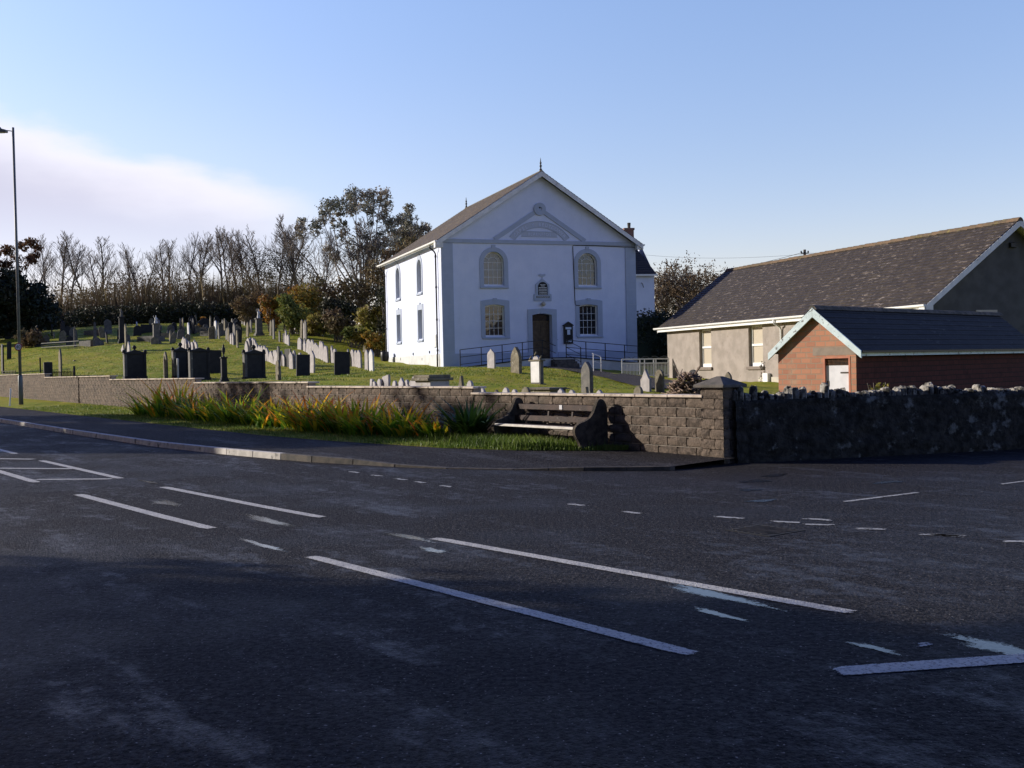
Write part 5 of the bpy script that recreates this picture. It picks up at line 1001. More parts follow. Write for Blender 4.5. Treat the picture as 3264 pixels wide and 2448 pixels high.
# black slabs showing their shaded faces
for X, a, b, w, lb in ((966,1130,1200,43,'plain black upright slab in front of the long pale row'),(1090,1121,1196,48,'plain black upright slab nearest the chapel, slightly leaning'),(684,1116,1192,42,'large black upright slab behind the pillar with the draped urn'),(466,1034,1061,36,'low dark block monument under the hedge')):
    stone(X, a, b, w, 'flat', 'slate', 'B', lb, (0, .03), name='headstone', wmax=1.6, thick=.12)
# dark flower-dressed grave high on the slope
g = thing('flower_grave', 'dark headstone dressed with flowers high on the slope among the thin posts', 'gravestone', ground_at(655,1052), orient('B')); mb = MB(); mb.prism(outline('round', 1.5, 1.1), lambda a, b: (a,-.06,b), lambda a, b: (a,.06,b)); mb.build('tablet', M['slate'], g); leaves('flowers', [(-.7,-.3,.3,.25,.25,.25),(.4,-.3,.2,.2,.2,.2),(-.2,0,1.15,.3,.15,.12)], 130, .09, M['autumn'], g, .1, seed=3)
def pediment(X, yt, ybs, wp, label, fin=True, scroll=False):
    p = ground_at(X, ybs); H_ = at(X, yt, p.y).z-p.z; w = wp/F*p.y*.5; t = thing('pediment_monument', label, 'gravestone', p, orient('B')+.12, 'black pedimented monuments along the wall'); h = H_*(.78 if fin else .9)
    mb = MB(); mb.box((-w*1.02,-.24,-.2),(w*1.02,.24,H_*.09)); mb.build('base', M['slate'], t, bevel=.015)
    mb = MB(); mb.box((-w*.93,-.13,H_*.09),(w*.93,.13,h)); mb.build('tablet', M['slate'], t, bevel=.01)
    for s in (-1, 1): mb = MB(); mb.box((s*w*.86-.07,-.16,H_*.09),(s*w*.86+.07,.16,h)); mb.build('pilaster', M['grey'] if s < 0 else M['slate'], t, bevel=.01)  # left pilaster paler: its sunlit edge is painted in by colour
    mb = MB(); mb.prism([(-w*1.04,h),(w*1.04,h),(w*1.04,h+.06),(w*.5,h+.13*H_*.6),(0,h+.13*H_),(-w*.5,h+.13*H_*.6),(-w*1.04,h+.06)], lambda a, b: (a,-.2,b), lambda a, b: (a,.2,b)); mb.build('pediment', M['slate'], t, bevel=.01)
    for s in (-1, 1): mb = MB(); mb.lathe([(0,0),(.085,.03),(.1,.1),(.07,.17),(0,.2)], 8, (s*w*.95,0,h+.04)); mb.build('corner_ornament', M['slate'], t, True)
    if fin: mb = MB(); mb.lathe([(.1,0),(.05,.05),(.11,.1),(.12,.18),(.06,.25),(0,.28)], 8, (0,0,h+.12*H_)); mb.build('finial', M['slate'], t, True)
pediment(431,1106,1209,70,'large black pedimented monument standing alone right of the sunny lawn'); pediment(577,1096,1208,50,'left of the twin black pedimented monuments, with a knob finial'); pediment(636,1111,1213,64,'right, wider one of the twin black pedimented monuments',False); pediment(811,1105,1211,70,'black pedimented monument at the start of the long pale row')
def pillar(X, yt, ybs, wp, m, label, top='urn', taper=.8, shaft=.72, cat='gravestone', name='pillar_monument', Y=None):
    p = ground_at(X, ybs) if Y is None else Vector((at(X,yt,Y).x, Y, gz(at(X,yt,Y).x, Y))); H_ = at(X, yt, p.y).z-p.z; w = wp/F*p.y*.5*.8; t = thing(name, label, cat, p, orient('B'))
    mb = MB(); mb.box((-w*1.5,-w*1.5,-.25),(w*1.5,w*1.5,H_*.05)); mb.box((-w*1.22,-w*1.22,H_*.05),(w*1.22,w*1.22,H_*.11)); mb.build('stepped_base', M[m], t, bevel=.01)
    mb = MB(); z1 = H_*shaft; mb.add([(-w,-w,H_*.11),(w,-w,H_*.11),(w,w,H_*.11),(-w,w,H_*.11)]+[(a*w*taper, b*w*taper, z1) for a, b in ((-1,-1),(1,-1),(1,1),(-1,1))], [(0,3,2,1),(4,5,6,7),(0,1,5,4),(1,2,6,5),(2,3,7,6),(3,0,4,7)]); mb.build('shaft', M[m], t, bevel=.01)
    if top == 'point': mb = MB(); mb.add([(a*w*taper, b*w*taper, z1) for a, b in ((-1,-1),(1,-1),(1,1),(-1,1))]+[(0,0,H_)], [(0,1,4),(1,2,4),(2,3,4),(3,0,4)]); mb.build('apex', M[m], t); return t
    mb = MB(); mb.box((-w*1.2,-w*1.2,z1),(w*1.2,w*1.2,z1+H_*.04)); mb.build('cornice', M[m], t, bevel=.01); r = w*.75; k = H_-z1-H_*.04; zb0 = z1+H_*.04
    if top == 'urn': mb = MB(); mb.lathe([(r*.6,0),(r*.25,k*.12),(r*.8,k*.4),(r*.9,k*.6),(r*.4,k*.72),(r*.5,k*.8),(r*.15,k*.9),(0,k)], 10, (0,0,zb0)); mb.build('urn', M[m], t, True)
    if top == 'figure':
        mb = MB(); mb.lathe([(r*.75,0),(r*.7,k*.2),(r*.5,k*.45),(r*.6,k*.62),(r*.3,k*.74),(r*.14,k*.78),(r*.25,k*.84),(r*.25,k*.92),(0,k)], 10, (0,0,zb0)); mb.tube([(-r*.4,0,zb0+k*.66),(-r*1.0,-.05,zb0+k*.72),(-r*1.1,-.1,zb0+k*.95)], [r*.16,r*.13,r*.08], 6); mb.tube([(r*.4,0,zb0+k*.66),(r*.8,-.15,zb0+k*.5),(r*.4,-.25,zb0+k*.42)], [r*.16,r*.13,r*.1], 6); mb.build('statue', M['marble'] if m != 'slate' else M['grey'], t, True)
    return t
pillar(389,983,1094,20,'slate','tall dark pillar with a statue on top, rising against the hedge','figure',.9,.72); pillar(499,1005,1096,24,'grey','pillar with a white figure on top, centre of the upper slope','figure',.95,.68); pillar(826,983,1070,24,'grey','broad pillar topped by a white angel figure, below the hedge','figure',.95,.6)
pillar(715,1093,1217,22,'slate','tall dark pillar with a draped urn beside the wall','urn',.95,.6); pillar(201,1020,1093,24,'slate','dark obelisk on a stepped base inside the light railings','point',.6,.9); pillar(303,1025,1082,12,'grey','thin grey obelisk at the hedge left of the statue pillar','point',.7,.9); pillar(240,1038,1108,9,'grey','slim dark pillar stone at the right end of the light railings','urn',.9,.8)
pillar(154,1153,1206,32,'slate','squat dark pedestal tomb beside the spiked grave railing','point',.98,.97); pillar(120,1035,1105,16,'slate','dim dark pillar left of the light railings','urn',.8,.75)
p = ground_at(1725, 1229); hm = at(1725, 1121, p.y).z-p.z; t = thing('gabled_monument', 'white-faced monument with little scrolled corner finials on the front lawn', 'gravestone', p, radians(-60)); w_ = .36
mb = MB(); mb.box((-w_-.06,-.3,-.2),(w_+.06,-.02,hm*.06)); mb.build('base', M['lichen'], t, bevel=.015)
mb = MB(); mb.box((-w_,-.24,hm*.06),(w_,-.10,hm*.72)); mb.build('body', M['grey'], t, bevel=.01)
mb = MB(); mb.box((-w_+.05,-.262,hm*.09),(w_-.05,-.243,hm*.71)); mb.build('marble_face', M['marble'], t, bevel=.008)
mb = MB(); mb.box((-w_-.08,-.29,hm*.72),(w_+.08,-.05,hm*.765)); mb.build('cornice', M['lichen'], t, bevel=.015)
mb = MB(); mb.prism([(-w_*.62,hm*.765),(w_*.62,hm*.765),(w_*.5,hm*.83),(.0,hm*.9),(-w_*.5,hm*.83)], lambda a, b: (a,-.23,b), lambda a, b: (a,-.11,b)); mb.build('gable', M['pale'], t, bevel=.01)
for x_, z_ in ((-w_,.765),(0,.88),(w_,.765)): mb = MB(); mb.tube([(x_,-.22,hm*z_),(x_-.05,-.22,hm*(z_+.04)),(x_+.02,-.22,hm*(z_+.08)),(x_+.05,-.22,hm*(z_+.12))], [.045,.035,.03,.02], 6); mb.build('finial', M['lichen'], t, True)
# stones of the front lawn, right of the chapel path start
stone(1567,1111,1176,21,'ogee','pale','A','clean pale headstone, leftmost on the lawn before the chapel ramp',(0,.0)); stone(1646,1105,1192,28,'gothic','lichen','A','lichen-splashed brown pointed headstone second on the front lawn',(0,.02),thick=.16); stone(1872,1152,1253,27,'gothic','grey','A','slim purple-grey pointed headstone right of the white-faced monument',(0,.01),thick=.14)
stone(2058,1176,0,26,'point','pale','A','pale gabled headstone with notched shoulders before the white railing',Y=37); stone(2102,1178,0,24,'round','lichen','A','round-topped brownish headstone beside the hall corner',Y=37)
stone(2209,1178,0,25,'round','slate','A','dark round top of a headstone peeping over the brushwood pile',Y=43); stone(2321,1185,0,20,'gothic','lichen','A','brown pointed top of a headstone peeping above the pier cap',Y=43)
# small old stones lined up just behind the block wall
SM = [(1182,1208,8,'flat','pale'),(1193,1216,12,'round','pale'),(1208,1207,15,'round','pale'),(1230,1197,25,'flat','pale'),(1253,1213,18,'shoulder','pale'),(1275,1203,20,'ogee','pale'),(1295,1210,15,'shoulder','pale'),(1318,1198,25,'ogee','pale'),(1337,1213,18,'round','pale'),(1468,1197,36,'tri','lichen'),
      (1497,1213,14,'round','pale'),(1532,1237,28,'shoulder','pale'),(1581,1241,20,'ogee','lichen'),(1607,1235,27,'shoulder','pale'),(1638,1241,24,'shoulder','pale'),(1672,1233,32,'round','lichen'),(1787,1237,15,'ogee','pale'),(1820,1243,24,'shoulder','pale'),(1868,1232,28,'tri','lichen'),(1907,1241,13,'ogee','pale'),(2026,1231,26,'round','lichen')]
for i, (X, a, w, k, m) in enumerate(SM):
    r = (X-1632)/F; stone(X, a, 0, w, k, m, 'A', '%s small headstone behind the wall coping, %s from the left' % (WORD[k], ORD[i] if i < 20 else 'twenty-first'), (random.gauss(-.05,.03), random.gauss(0,.05)), 'small old headstones lined up behind the wall', Y=15.2/(r*.809+.588), thick=.07, wmin=.2, wmax=.6)
for X, yt, wp, lb in ((1377,1195,64,'chest tomb with a moulded lid behind the stepped coping'),(1740,1235,86,'low lichened chest tomb at the foot of the white-faced monument')):
    r = (X-1632)/F; Y = 15.4/(r*.809+.588) if X < 1500 else 33.; q = at(X, yt, Y); z0 = gz(q.x, Y); w = wp/F*Y*.5/.6; t = thing('chest_tomb', lb, 'gravestone', (q.x, Y, z0), radians(-54)); h = q.z-z0
    mb = MB(); mb.box((-w*.88,-.3,-.2),(w*.88,.3,h*.8)); mb.build('chest', M['pale' if X < 1500 else 'lichen'], t, bevel=.01); mb = MB(); mb.box((-w,-.4,h*.8),(w,.4,h*.9)); mb.box((-w*.9,-.34,h*.9),(w*.9,.34,h)); mb.build('lid', M['lichen'], t, bevel=.012)
# grave railings and low kerbs
def gravefence(X0, X1, ya, ybs, n, m, label, Y=None):
    p = ground_at(X0, ybs) if Y is None else at(X0, ya, Y); q = ground_at(X1, ybs) if Y is None else at(X1, ya, Y); zb0 = gz(p.x, p.y); h = at(X0, ya, p.y).z-zb0; t = thing('grave_railing', label, 'railing', (p.x, p.y, zb0)); d = Vector((q.x-p.x, q.y-p.y, 0)); mb = MB()
    for i in range(n+1): v = d*(i/n); mb.bar((v.x,v.y,-.1), (v.x,v.y,h*(1 if i % 2 else .93)), .03, .03)
    mb.build('bars', M[m], t); mb = MB(); mb.bar((0,0,h*.82), (d.x,d.y,h*.82), .035, .035); mb.bar((0,0,h*.2), (d.x,d.y,h*.2), .035, .035); mb.build('rails', M[m], t)
gravefence(132,252,1091,1112,30,'steel','light grey iron railing round the obelisk plot'); gravefence(168,238,1183,1206,16,'black','black spiked railing round the grave beside the pedestal tomb'); gravefence(6,50,1182,1194,9,'black','low dark grave railing near the far left edge')
for X0, X1, y, lb in ((255,300,1104,'grassy raised grave kerb right of the light railings'),(440,500,1090,'low grave kerb below the hedge left of the white-figure pillar'),(515,560,1078,'low dark grave kerb on the upper slope'),(640,700,1072,'low dark grave kerb under the white leaning stone'),(270,330,1070,'dark grave kerb behind the sunny lawn'),(620,660,1060,'stone grave kerb under the flower-dressed grave')):
    p, q = ground_at(X0, y), ground_at(X1, y); d = q-p; t = thing('grave_kerb', lb, 'gravestone', p, 0, 'low grave kerbs'); mb = MB()
    for a, b in (((0,0,0),(1,0,0)),((0,0,0),(0,1.9,0)),((1,0,0),(1,1.9,0))):
        v0 = Vector((d.x*a[0], d.y*a[0]+a[1], .16)); v1 = Vector((d.x*b[0], d.y*b[0]+b[1], .2)); mb.bar(v0, v1, .16, .5)
    mb.build('kerb_stone', M['grey'], t)
# ruined gate wall, water butt, lone post, boulder
p = at(1190, 1058, 88); t = thing('garden_wall_stub', 'stub of rubble garden wall with a white gatepost on the bank left of the chapel', 'wall', (p.x, p.y, p.z), radians(10)); mb = MB(); mb.box((-.25,-.2,-1.5),(.5,.2,.95)); mb.build('wall', M['lichen'], t, bevel=.04); mb = MB(); mb.bar((-.45,-.1,-1),(-.62,-.1,1.1),.14,.14); mb.build('gatepost', M['marble'], t)
p = ground_at(1227,1152); t = thing('water_butt', 'squat black water butt at the foot of the chapel downpipe', 'water butt', p); mb = MB(); mb.lathe([(.26,0),(.31,.3),(.3,.66),(.27,.7),(0,.71)], 16); mb.build('barrel', M['black'], t, True)
p = ground_at(1136,1090); t = thing('lone_post', 'short white post with a dark cap at the edge of the golden bushes', 'post', p); mb = MB(); mb.bar((0,0,-.2),(0,0,.85),.1,.1); mb.build('post', M['marble'], t); mb = MB(); mb.lathe([(.1,0),(.14,.1),(.1,.2),(0,.24)], 8, (0,0,.85)); mb.build('cap', M['dark'], t)
p = ground_at(1182,1125); t = thing('rough_boulder', 'weathered boulder half buried in the bank left of the chapel', 'boulder', p); mb = MB(); mb.lathe([(.6,-.3),(.62,.1),(.5,.5),(.3,.8),(0,.9)], 9); o = mb.build('boulder', M['lichen'], t)
for v in o.data.vertices: v.co *= 1+.25*noise.noise(v.co*2)
# ================================================================== TREES AND BUSHES
rb = random.Random(11)
BT = [(100,745,0,'faint bare tree rising over the dark evergreen at the left'),(150,728,1,'bare tree leaning left beside the dark evergreen'),(197,720,0,'slender forked bare tree, first clear one from the left'),(268,735,3,'many-branched bare tree, second clear one from the left'),(312,738,1,'ivy-clad bare tree left of the T-shaped power pole'),(347,750,2,'bare tree with a wide forked head just left of the T-shaped pole'),(398,758,4,'thin bare tree just right of the T-shaped pole'),(432,765,0,'short thin bare tree, second right of the T-shaped pole'),
      (520,748,1,'bare tree leaning left over the centre of the hedge'),(545,745,3,'straight bare tree next to the left-leaning one'),(600,712,0,'tall bare tree left of the densest group'),(640,722,4,'bare tree with a few brown leaves low down'),(668,712,2,'tall bare tree at the left side of the densest group'),(712,700,3,'dense-headed bare tree, tallest of the densest group'),(735,704,1,'bare tree just right of the tallest one'),(765,705,0,'bare tree forming the right shoulder of the densest group'),
      (792,708,2,'bare tree standing above the dark pedimented monument'),(822,702,4,'bare tree left of the wide-forked one'),(852,700,3,'wide-forked bare tree above the angel monument'),(885,705,1,'bare tree right of the angel monument'),(918,702,0,'ivy-footed forked bare tree above the pale pair'),(945,700,2,'bare tree before the eucalyptus, left one'),(975,706,4,'bare tree before the eucalyptus, middle one'),(1005,704,1,'bare tree touching the eucalyptus crown'),
      (465,770,2,'small bare tree filling the gap in the middle of the hedge'),(230,760,4,'small thin bare tree between the first two clear ones'),(1350,690,3,'pale bare treetop right above the chapel roof edge'),(1385,700,0,'faint bare treetop over the chapel roof slope'),(20,780,2,'bare tree at the far left edge behind the rusty beech')]
for i, (X, yt, v, lb) in enumerate(BT):
    Y = rb.uniform(126, 142) if X < 1200 else 130; g = at(X, 1030, Y); z = gz(g.x, Y); H = at(X, yt, Y).z-z
    ws = rb.uniform(.8,1.25); bare_tree((g.x, Y, z), (v+i) % 7, (H/12.9*ws, H/12.9*ws, H/12.9), rb.random()*6, lb, 'bare trees behind the churchyard hedge', lean=rb.gauss(-.03,.05), ivy=i in (4,20,12,16))
def blobs(pxs, Y, dy=1.5, zs=1., seed=0):
    R = random.Random(seed); out = []
    for X, y, r in pxs: yy = Y+R.uniform(-dy, dy); p = at(X, y, yy); rr = r/F*yy; out.append((p.x, p.y, p.z, rr, rr*R.uniform(.8,1.2), rr*zs))
    return out
def woody(name, label, cat, base, bl, lm, n, size, seed, bark='bark', r0=.16, shell=.3, gap=0., group=None, trunks=1, split=None, gscale=.8, twigs=0):
    """tapered trunk with limbs reaching each foliage clump"""
    t = thing(name, label, cat, base, 0, group); B = Vector(base); L_ = [(b[0]-B.x, b[1]-B.y, b[2]-B.z, b[3], b[4], b[5]) for b in bl]; R = random.Random(seed); tr = MB(); lb = MB()
    H = max(b[2] for b in L_); zf = H*.32
    for k in range(trunks):
        fx = (k-(trunks-1)/2)*.5; fork = Vector((fx, 0, zf)); tr.tube([(fx*.5,0,-.5),(fx*.6,0,zf*.5),fork,fork+Vector((R.uniform(-.3,.3),0,H*.2))], [r0*1.25,r0,r0*.8,r0*.5], 8)
        mine = [b for j, b in enumerate(L_) if (j % trunks == k if not split else (b[0] < split) == (k == 0))]; nm = max(2, len(mine)//5+1); mains = R.sample(mine, min(nm, len(mine))) if mine else []; path = []
        for b in mains:
            c = Vector(b[:3]); st = fork-Vector((0,0,R.random()*zf*.35)); v = c-st; P = [st, st+v*.22+Vector((v.x*.10, 0, -.02*H)), st+v*.5+Vector((v.x*.10+R.uniform(-.3,.3), R.uniform(-.3,.3), -.04*H)), st+v*.78+Vector((R.uniform(-.3,.3), R.uniform(-.2,.2), .0)), c]
            tr.tube(P, [r0*.62, r0*.5, r0*.36, r0*.24, r0*.1], 6); path += [(P[i].lerp(P[i+1], f), r0*(.5-.1*i)) for i in (1,2,3) for f in (0,.33,.66)]
        for b in mine:
            c = Vector(b[:3]); e, re = min(path, key=lambda q: (q[0]-c).length+max(0, q[0].z-c.z)*1.5) if path else (fork, r0*.4); mid = e.lerp(c, .5)+Vector((R.uniform(-.25,.25), R.uniform(-.2,.2), -.06*(c-e).length)); tr.tube([e, mid, c], [re*.55, re*.35, .02], 5)
            for q in range(6): d = Vector((R.gauss(0,1), R.gauss(0,.7), R.gauss(.4,1))).normalized(); e2 = mid.lerp(c, R.random()); lb.tube([e2, e2+d*b[3]*.55+Vector((0,0,.1)), e2+d*b[3]*1.0], [r0*.11, r0*.07, .012], 4)
    for q in range(twigs):
        a_, b_ = tree_mesh(seed*7+q, H*(.98-.07*q), .10, .85, 12, 3, .18, .6, .02, kids=7); dx_ = (q-(twigs-1)/2)*2.2; a_.v = [(x+dx_, y, z) for x, y, z in a_.v]; b_.v = [(x+dx_, y, z) for x, y, z in b_.v]; a_.build('limb', M['bark'], t, True, normals=False); b_.build('twigs', M['twig'], t, True, normals=False)
    tr.build('trunk', M[bark], t, True, normals=False); lb.build('limbs', M[bark], t, True, normals=False); leaves('crown', L_, n, size, lm, t, shell, gap, seed, gscale=gscale); return t
def sat(L_, seed=5):
    R = random.Random(seed); out = list(L_)
    for x, y, r in L_:
        for q in range(3): a = R.random()*6.28; out.append((x+cos(a)*r*R.uniform(.8,1.6), y+sin(a)*r*R.uniform(.7,1.3), r*R.uniform(.35,.6)))
    return out
def c4(x, y, r): return (900+x/3.318, 560+y/3.318, r/3.318)
EU = [c4(*a) for a in ((470,340,60),(520,300,45),(440,400,40),(590,290,50),(610,360,50),(590,420,35),(740,170,50),(720,240,50),(780,300,60),(710,340,50),(740,380,45),(830,210,40),(930,190,40),(960,260,60),(900,330,55),(930,380,45),(1070,180,45),(1085,260,50),(1100,310,45),(1080,380,40),(1070,440,45),(1120,490,35),(200,480,40),(190,560,50),(160,640,40),(350,520,42),(360,590,40),(430,470,35),(520,480,30),(560,540,30),(650,520,35),(660,590,40),(620,650,30),(480,760,40),(940,500,30),(700,700,45),(880,640,35),(1180,500,40),(1230,470,45),(1150,560,40),(1210,600,40),(900,760,60),(760,820,60),(560,860,50),(1050,640,60),(1120,700,60),(1000,760,60))]
g0 = at(1160, 990, 100); woody('eucalyptus_tree', 'large spreading eucalyptus with pale limbs and ragged grey-green crown left of the chapel', 'tree', (g0.x, 100, gz(g0.x, 100)), blobs([(a, b, c*1.75) for a, b, c in EU], 100, 2.2, .9, 2), M['euc'], 30000, .10, 5, 'barkpale', .17, .0, .5, None, 2, split=-1.5, gscale=2.6, twigs=3)
E2 = [c4(*a) for a in ((1300,450,50),(1340,340,35),(1330,400,35),(1350,500,45),(1290,520,45),(1380,580,40),(1300,600,60),(1490,560,50),(1460,610,45),(1530,540,30),(1240,640,60),(1330,690,60),(1210,720,60))]
g0 = at(1300, 990, 104); woody('leafy_tree', 'darker leafy tree rising just behind the chapel eaves', 'tree', (g0.x, 104, gz(g0.x, 104)), blobs([(a, b, c*1.6) for a, b, c in E2], 104, 1.5, .9, 3), M['euc'], 12000, .10, 6, 'bark', .13, .0, .48, None, 1, gscale=2.6, twigs=1)
# dense bush mass filling below the eucalyptus
AB = [('autumn',[(865,985,32),(848,960,24),(885,965,24),(872,1020,26)],'orange-tinted bush at the end of the dark hedge above the angel monument'),('autgreen',[(925,1000,42),(955,1010,34),(915,960,30),(935,1030,28)],'golden-green rounded bush above the three upright stones'),
      ('autumn',[(965,945,42),(995,960,40),(940,935,28),(1000,1000,30)],'tall orange and gold bush left of the eucalyptus trunk'),('autgreen',[(1005,1032,34),(985,1050,26),(1035,1040,28)],'yellow-green bush at the grass edge, centre of the bank'),('brown',[(1075,1035,34),(1105,1040,26),(1060,1010,30)],'greyish brown bramble bush left of the short white post'),
      ('hedge',[(1080,985,42),(1110,1000,34),(1050,975,30)],'dark shadowy thicket at the eucalyptus foot'),('brown',[(1035,945,50),(1080,930,50),(1130,925,50),(1160,955,45),(1010,905,35),(1190,920,40)],'brown twiggy thicket under the eucalyptus crown'),('autgreen',[(1130,1070,22),(1110,1062,20),(1158,1078,20)],'low green bush beside the short white post'),
      ('autgreen',[(1190,1040,32),(1170,1055,26),(1215,1000,34),(1160,1010,34)],'golden bush around the wall stub left of the chapel'),('autumn',[(1195,1085,24),(1215,1095,22),(1180,1100,18),(1172,1072,18)],'rusty low bush next to the weathered boulder'),('hedge',[(1215,1090,32),(1230,1040,34),(1225,980,38),(1235,940,34)],'dark ivy-dark shrub pressed behind the chapel corner'),
      ('brown',[(1235,880,40),(1200,870,46),(1260,830,40),(1290,800,34),(1320,775,28),(1240,820,30)],'brown twiggy scrub showing over the chapel eaves'),('brown',[(800,985,36),(770,975,34),(820,955,30),(790,1010,26)],'brown scrub at the right end of the dark hedge')]
for i, (m, px, lb) in enumerate(AB):
    Y = [98,92,97,89,86,93,99,84,84,82,83.5,95,108][i]; bl = blobs(px, Y, 1.2, .95, 30+i); b0 = Vector((bl[0][0], Y, gz(bl[0][0], Y))); t = thing('bush', lb, 'bush', b0, 0, 'autumn bushes on the bank beside the chapel'); L_ = [(b[0]-b0.x, b[1]-b0.y, b[2]-b0.z, b[3], b[4], b[5]) for b in bl]
    leaves('foliage', L_, 2600 if len(px) < 5 else 3600, .14, M[m], t, .25, .16, 60+i, gscale=1.3); mb = MB(); R = random.Random(i)
    for b in L_:
        for q in range(6): a = R.random()*6.3; mb.tube([(R.uniform(-.4,.4), R.uniform(-.4,.4), -.6), (b[0]*.6+R.uniform(-.3,.3), b[1]*.6, b[2]*.5), (b[0]+cos(a)*b[3]*.8, b[1]+sin(a)*b[4]*.6, b[2]+b[5]*R.uniform(.2,1.1))], [.05,.035,.012], 4)
    mb.build('stems', M['bark'], t, normals=False)
# clipped dark hedge along the back of the churchyard and the scrub over it
def hedge(name, label, x0, x1, fy, h, d, m, n, size, seed, kind=None, cat='hedge', gap=.0, hv=.25):
    R = random.Random(seed); bl = []; x = x0
    while x < x1: y = fy(x)+R.uniform(-.4,.4); z = gz(x, y); hh = (h(x) if callable(h) else h)*(1+hv*noise.noise(Vector((x*.25, seed, 0)))); bl.append((x, y, z+hh*.5, d*R.uniform(.8,1.1), d*.8, hh*.56)); x += d*.75
    o = leaves(name, bl, n, size, m, None, .35, gap, seed); tag(o, label, cat, kind=kind); return o
hedge('churchyard_hedge', 'long dark hedge along the top edge of the churchyard', -66, -27.5, lambda x: 119+.1*(x+40), 2.3, 1.5, M['hedge'], 22000, .13, 1)
hedge('scrub_belt', 'belt of brown scrub behind the churchyard hedge', -72, -24, lambda x: 128, lambda x: 3.6+4.2*min(1, max(0, (x+58)/30)), 2.6, M['brown'], 60000, .10, 2, 'stuff', 'scrub', .16, 1.2)
hedge('distant_wood', 'far brown woodland beyond the scrub', -110, -18, lambda x: 165, 6.5, 5, M['brown'], 20000, .22, 3, 'stuff', 'woodland', .1, .5)
pts = []
while len(pts) < 16000: x = -70+48*random.random()**.75; y = 121.5+random.random()*6; pts.append((x, y, gz(x, y)))
tag(blades('scrub_stems', pts, 1.2, 6.4, M['brown'], .020, 17, .25), 'tangle of thin brown stems rising behind the churchyard hedge', 'scrub', kind='stuff')
DE = [(10,935,62),(60,950,55),(110,960,55),(150,985,42),(20,1000,60),(90,1010,50),(150,1025,36),(-40,960,70),(60,900,30),(120,920,28),(30,880,34),(-30,900,40),(-60,1010,60),(0,1045,40),(70,1050,36)]
g0 = at(50, 1060, 104); woody('evergreen_tree', 'broad dark evergreen behind the left gravestones and lamp column', 'tree', (g0.x, 104, gz(g0.x, 104)), blobs(DE, 104, 2, .8, 8), M['conif'], 13000, .2, 8, 'bark', .25, .3, .06, None, 2)
BE = [(60,785,28),(100,775,24),(25,800,26),(120,790,16),(60,820,28),(95,830,24),(15,840,26),(70,850,22),(110,815,18),(-20,830,34),(45,870,22),(-30,870,30)]
g0 = at(45, 1040, 110); woody('beech_tree', 'small beech with rusty leaves above the dark evergreen, left of the lamp column', 'tree', (g0.x, 110, gz(g0.x, 110)), blobs(BE, 110, 2, .7, 9), M['beech'], 3600, .16, 9, 'bark', .2, .1, .3)
DB = [(85,1090,22),(70,1070,20),(110,1075,24),(130,1095,18),(100,1100,16)]; bl = blobs(DB, 92, 1, .9, 4); o = leaves('bramble_bush', bl, 1800, .14, M['brown'], None, .2, .1, 44); tag(o, 'rambling brown bush among the dark stones left of the light railings', 'bush')
# leaves clinging to a few of the bare trees
for X, y, r, lb, sd_ in ((612,835,24,'brown leaf clusters on the slender tree left of the densest group',1),): pass
# dark yew hedge right of the chapel, and round-headed bare trees beyond
hb = []; R = random.Random(21)
for i in range(46): x = R.uniform(8.9, 19.5); y = R.uniform(76.5, 80); z0 = 1.2; hb.append((x, y, R.uniform(1.6, 4.9), 1.1, 1.1, .95))
o = leaves('yew_hedge', hb, 15000, .13, M['hedge'], None, .3, 0, 22); tag(o, 'tall near-black hedge filling the gap between chapel and hall', 'hedge')
mb = MB(); mb.box((9.0,77.2,.5),(19.5,79.6,4.9)); co = mb.build('hedge_core', M['ivy']); co.parent = o
def rtree(X, yt, Y, w, seed, label):
    g = at(X, 1000, Y); z = gz(g.x, Y); H = at(X, yt, Y).z-z; tr, tw = tree_mesh(seed, H, .22, 1.0, 12, 3, .18, .45, .035, True, kids=7); t = thing('bare_tree', label, 'tree', (g.x, Y, z), 0, 'round-headed bare trees right of the chapel'); t.scale = (w, w, 1)
    tr.build('trunk', M['bark'], t, True, normals=False); tw.build('crown', M['twig'], t, True, normals=False); leaves('leaves', [(0,0,H*.6,H*.42,H*.42,H*.36)], 6500, .11, M['brown'], t, .1, .3, seed)
rtree(2165,812,112,.95,91,'round-headed bare tree between the white house and the hall roof'); rtree(2245,838,108,.85,92,'smaller bare tree touching the hall roof'); rtree(2112,850,110,.8,93,'twiggy bare tree beside the white house wall'); rtree(2300,850,114,.8,94,'bare tree mostly hidden behind the hall roof')
hb = [(x, 104, 3.2+1.2*noise.noise(Vector((x*.4,0,0))), 2.2, 1.8, 2.4) for x in np.arange(13, 30, 1.6)]; o = leaves('scrub_belt', hb, 6000, .17, M['brown'], None, .2, .2, 24); tag(o, 'brown and green scrub under the bare trees right of the white house', 'scrub', kind='stuff')
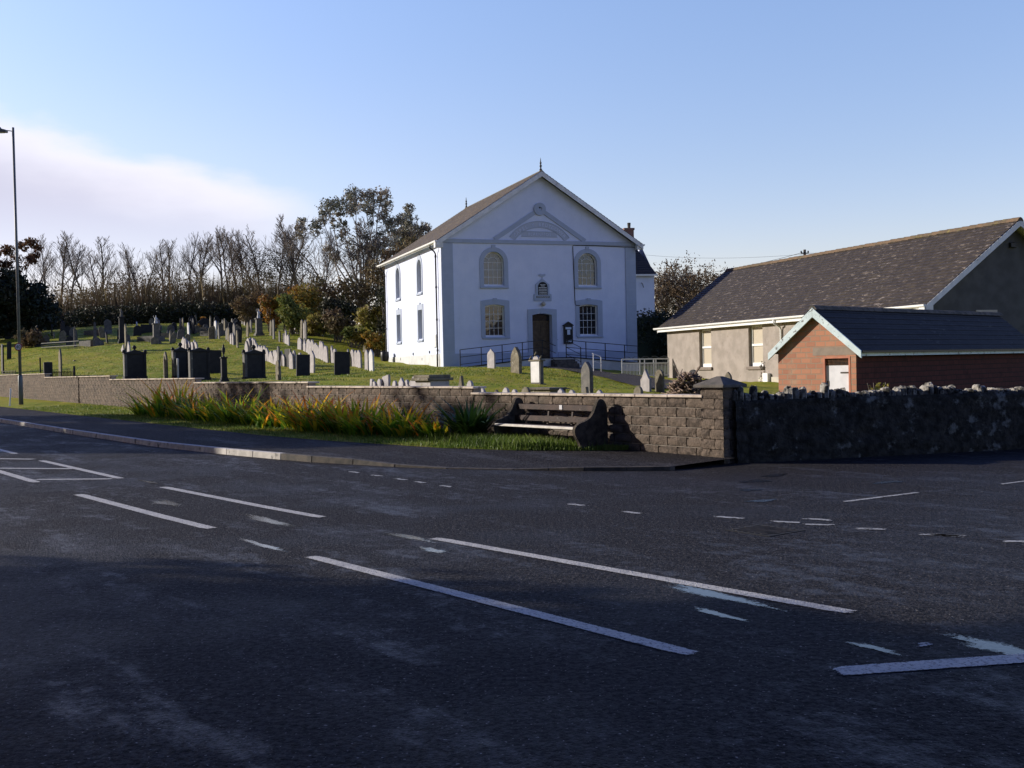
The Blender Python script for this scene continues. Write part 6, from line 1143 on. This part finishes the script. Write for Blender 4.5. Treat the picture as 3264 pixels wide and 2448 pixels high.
# trees on the near side of the road, left of the view: they throw the shade that lies across the road
def shade_tree(x, y, H, r, seed, label, n=2600, lm='conif', z0f=.18, z0=None, grp='roadside trees on the near side'):
    z0 = zr(totn(x, y)[0]) if z0 is None else z0
    R = random.Random(seed); bl = []
    for i in range(16): a = R.random()*6.28; f = R.uniform(z0f,.88); rr = r*R.uniform(.0,.75)*(1.1-f*.6); bl.append((x+cos(a)*rr, y+sin(a)*rr, z0+H*f, r*.5, r*.5, H*.15))
    woody('evergreen_tree', label, 'tree', (x, y, z0), bl, M[lm], n, .26, seed, 'bark', .28, .2, 0., grp)
SHT = ((-20,10.6,8.6,3.3),(-21,5.6,10.5,4.4),(-20,-.5,10.5,4.4),(-20,-7,9.5,4.2),(-31,9.0,11,4.6),(-32,31.6,11.5,3.0),(-37,40.2,11.5,3.0),(-35,35.6,11,2.4),(-30,28.6,9.5,1.9),(-18,-13,9,4),(-30,-3,12,5))
hb = [(x, y, h_, 3.2, 3.0, 4.2) for x, y, h_ in [(-38+i*5.2, -24+2*sin(i*1.7), 3.4+1.3*sin(i*2.3)) for i in range(17)]]; o = leaves('added_hedge', hb, 16000, .3, M['conif'], None, .5, 0, 51); tag(o, 'tall dark hedge added behind the viewer, outside the view', 'hedge')  # added out of view to darken window reflections and block low sky light
mb = MB(); mb.box((-42,-26,-.3),(48,-22,5.4)); co = mb.build('hedge_core', M['ivy']); co.parent = o
for i, (x, y, H, r) in enumerate(SHT): shade_tree(x, y, H, r, 200+i, '%s evergreen tree on the near roadside, outside the view to the left' % ORD[i], 5200)
for i, (x, y, H, r) in enumerate(((-54.5,103,11,2.8),(-58,109,12,3.2),(-62,116,12,3.4),(-51.5,97,9,2.2))): shade_tree(x, y, H, r, 300+i, '%s evergreen along the left churchyard edge, outside the view' % ORD[i], 3600, z0=gz(x, y), grp='evergreens left of the churchyard')
for i, (x, y, H, r) in enumerate(((-52,76,8,3.2),(-58,88,9,3.5),(-60,99,9,3.5),(-57,108,9,3.5))): z = gz(x, y); bare_tree((x, y, z), i % 5, (H/12.9,)*2+(H/12.9,), i*1.3, '%s bare tree along the left churchyard edge, outside the view' % ORD[i], 'bare trees left of the churchyard')
if 'curves' in dir(bpy.data): pass
S.cycles.max_bounces = 6
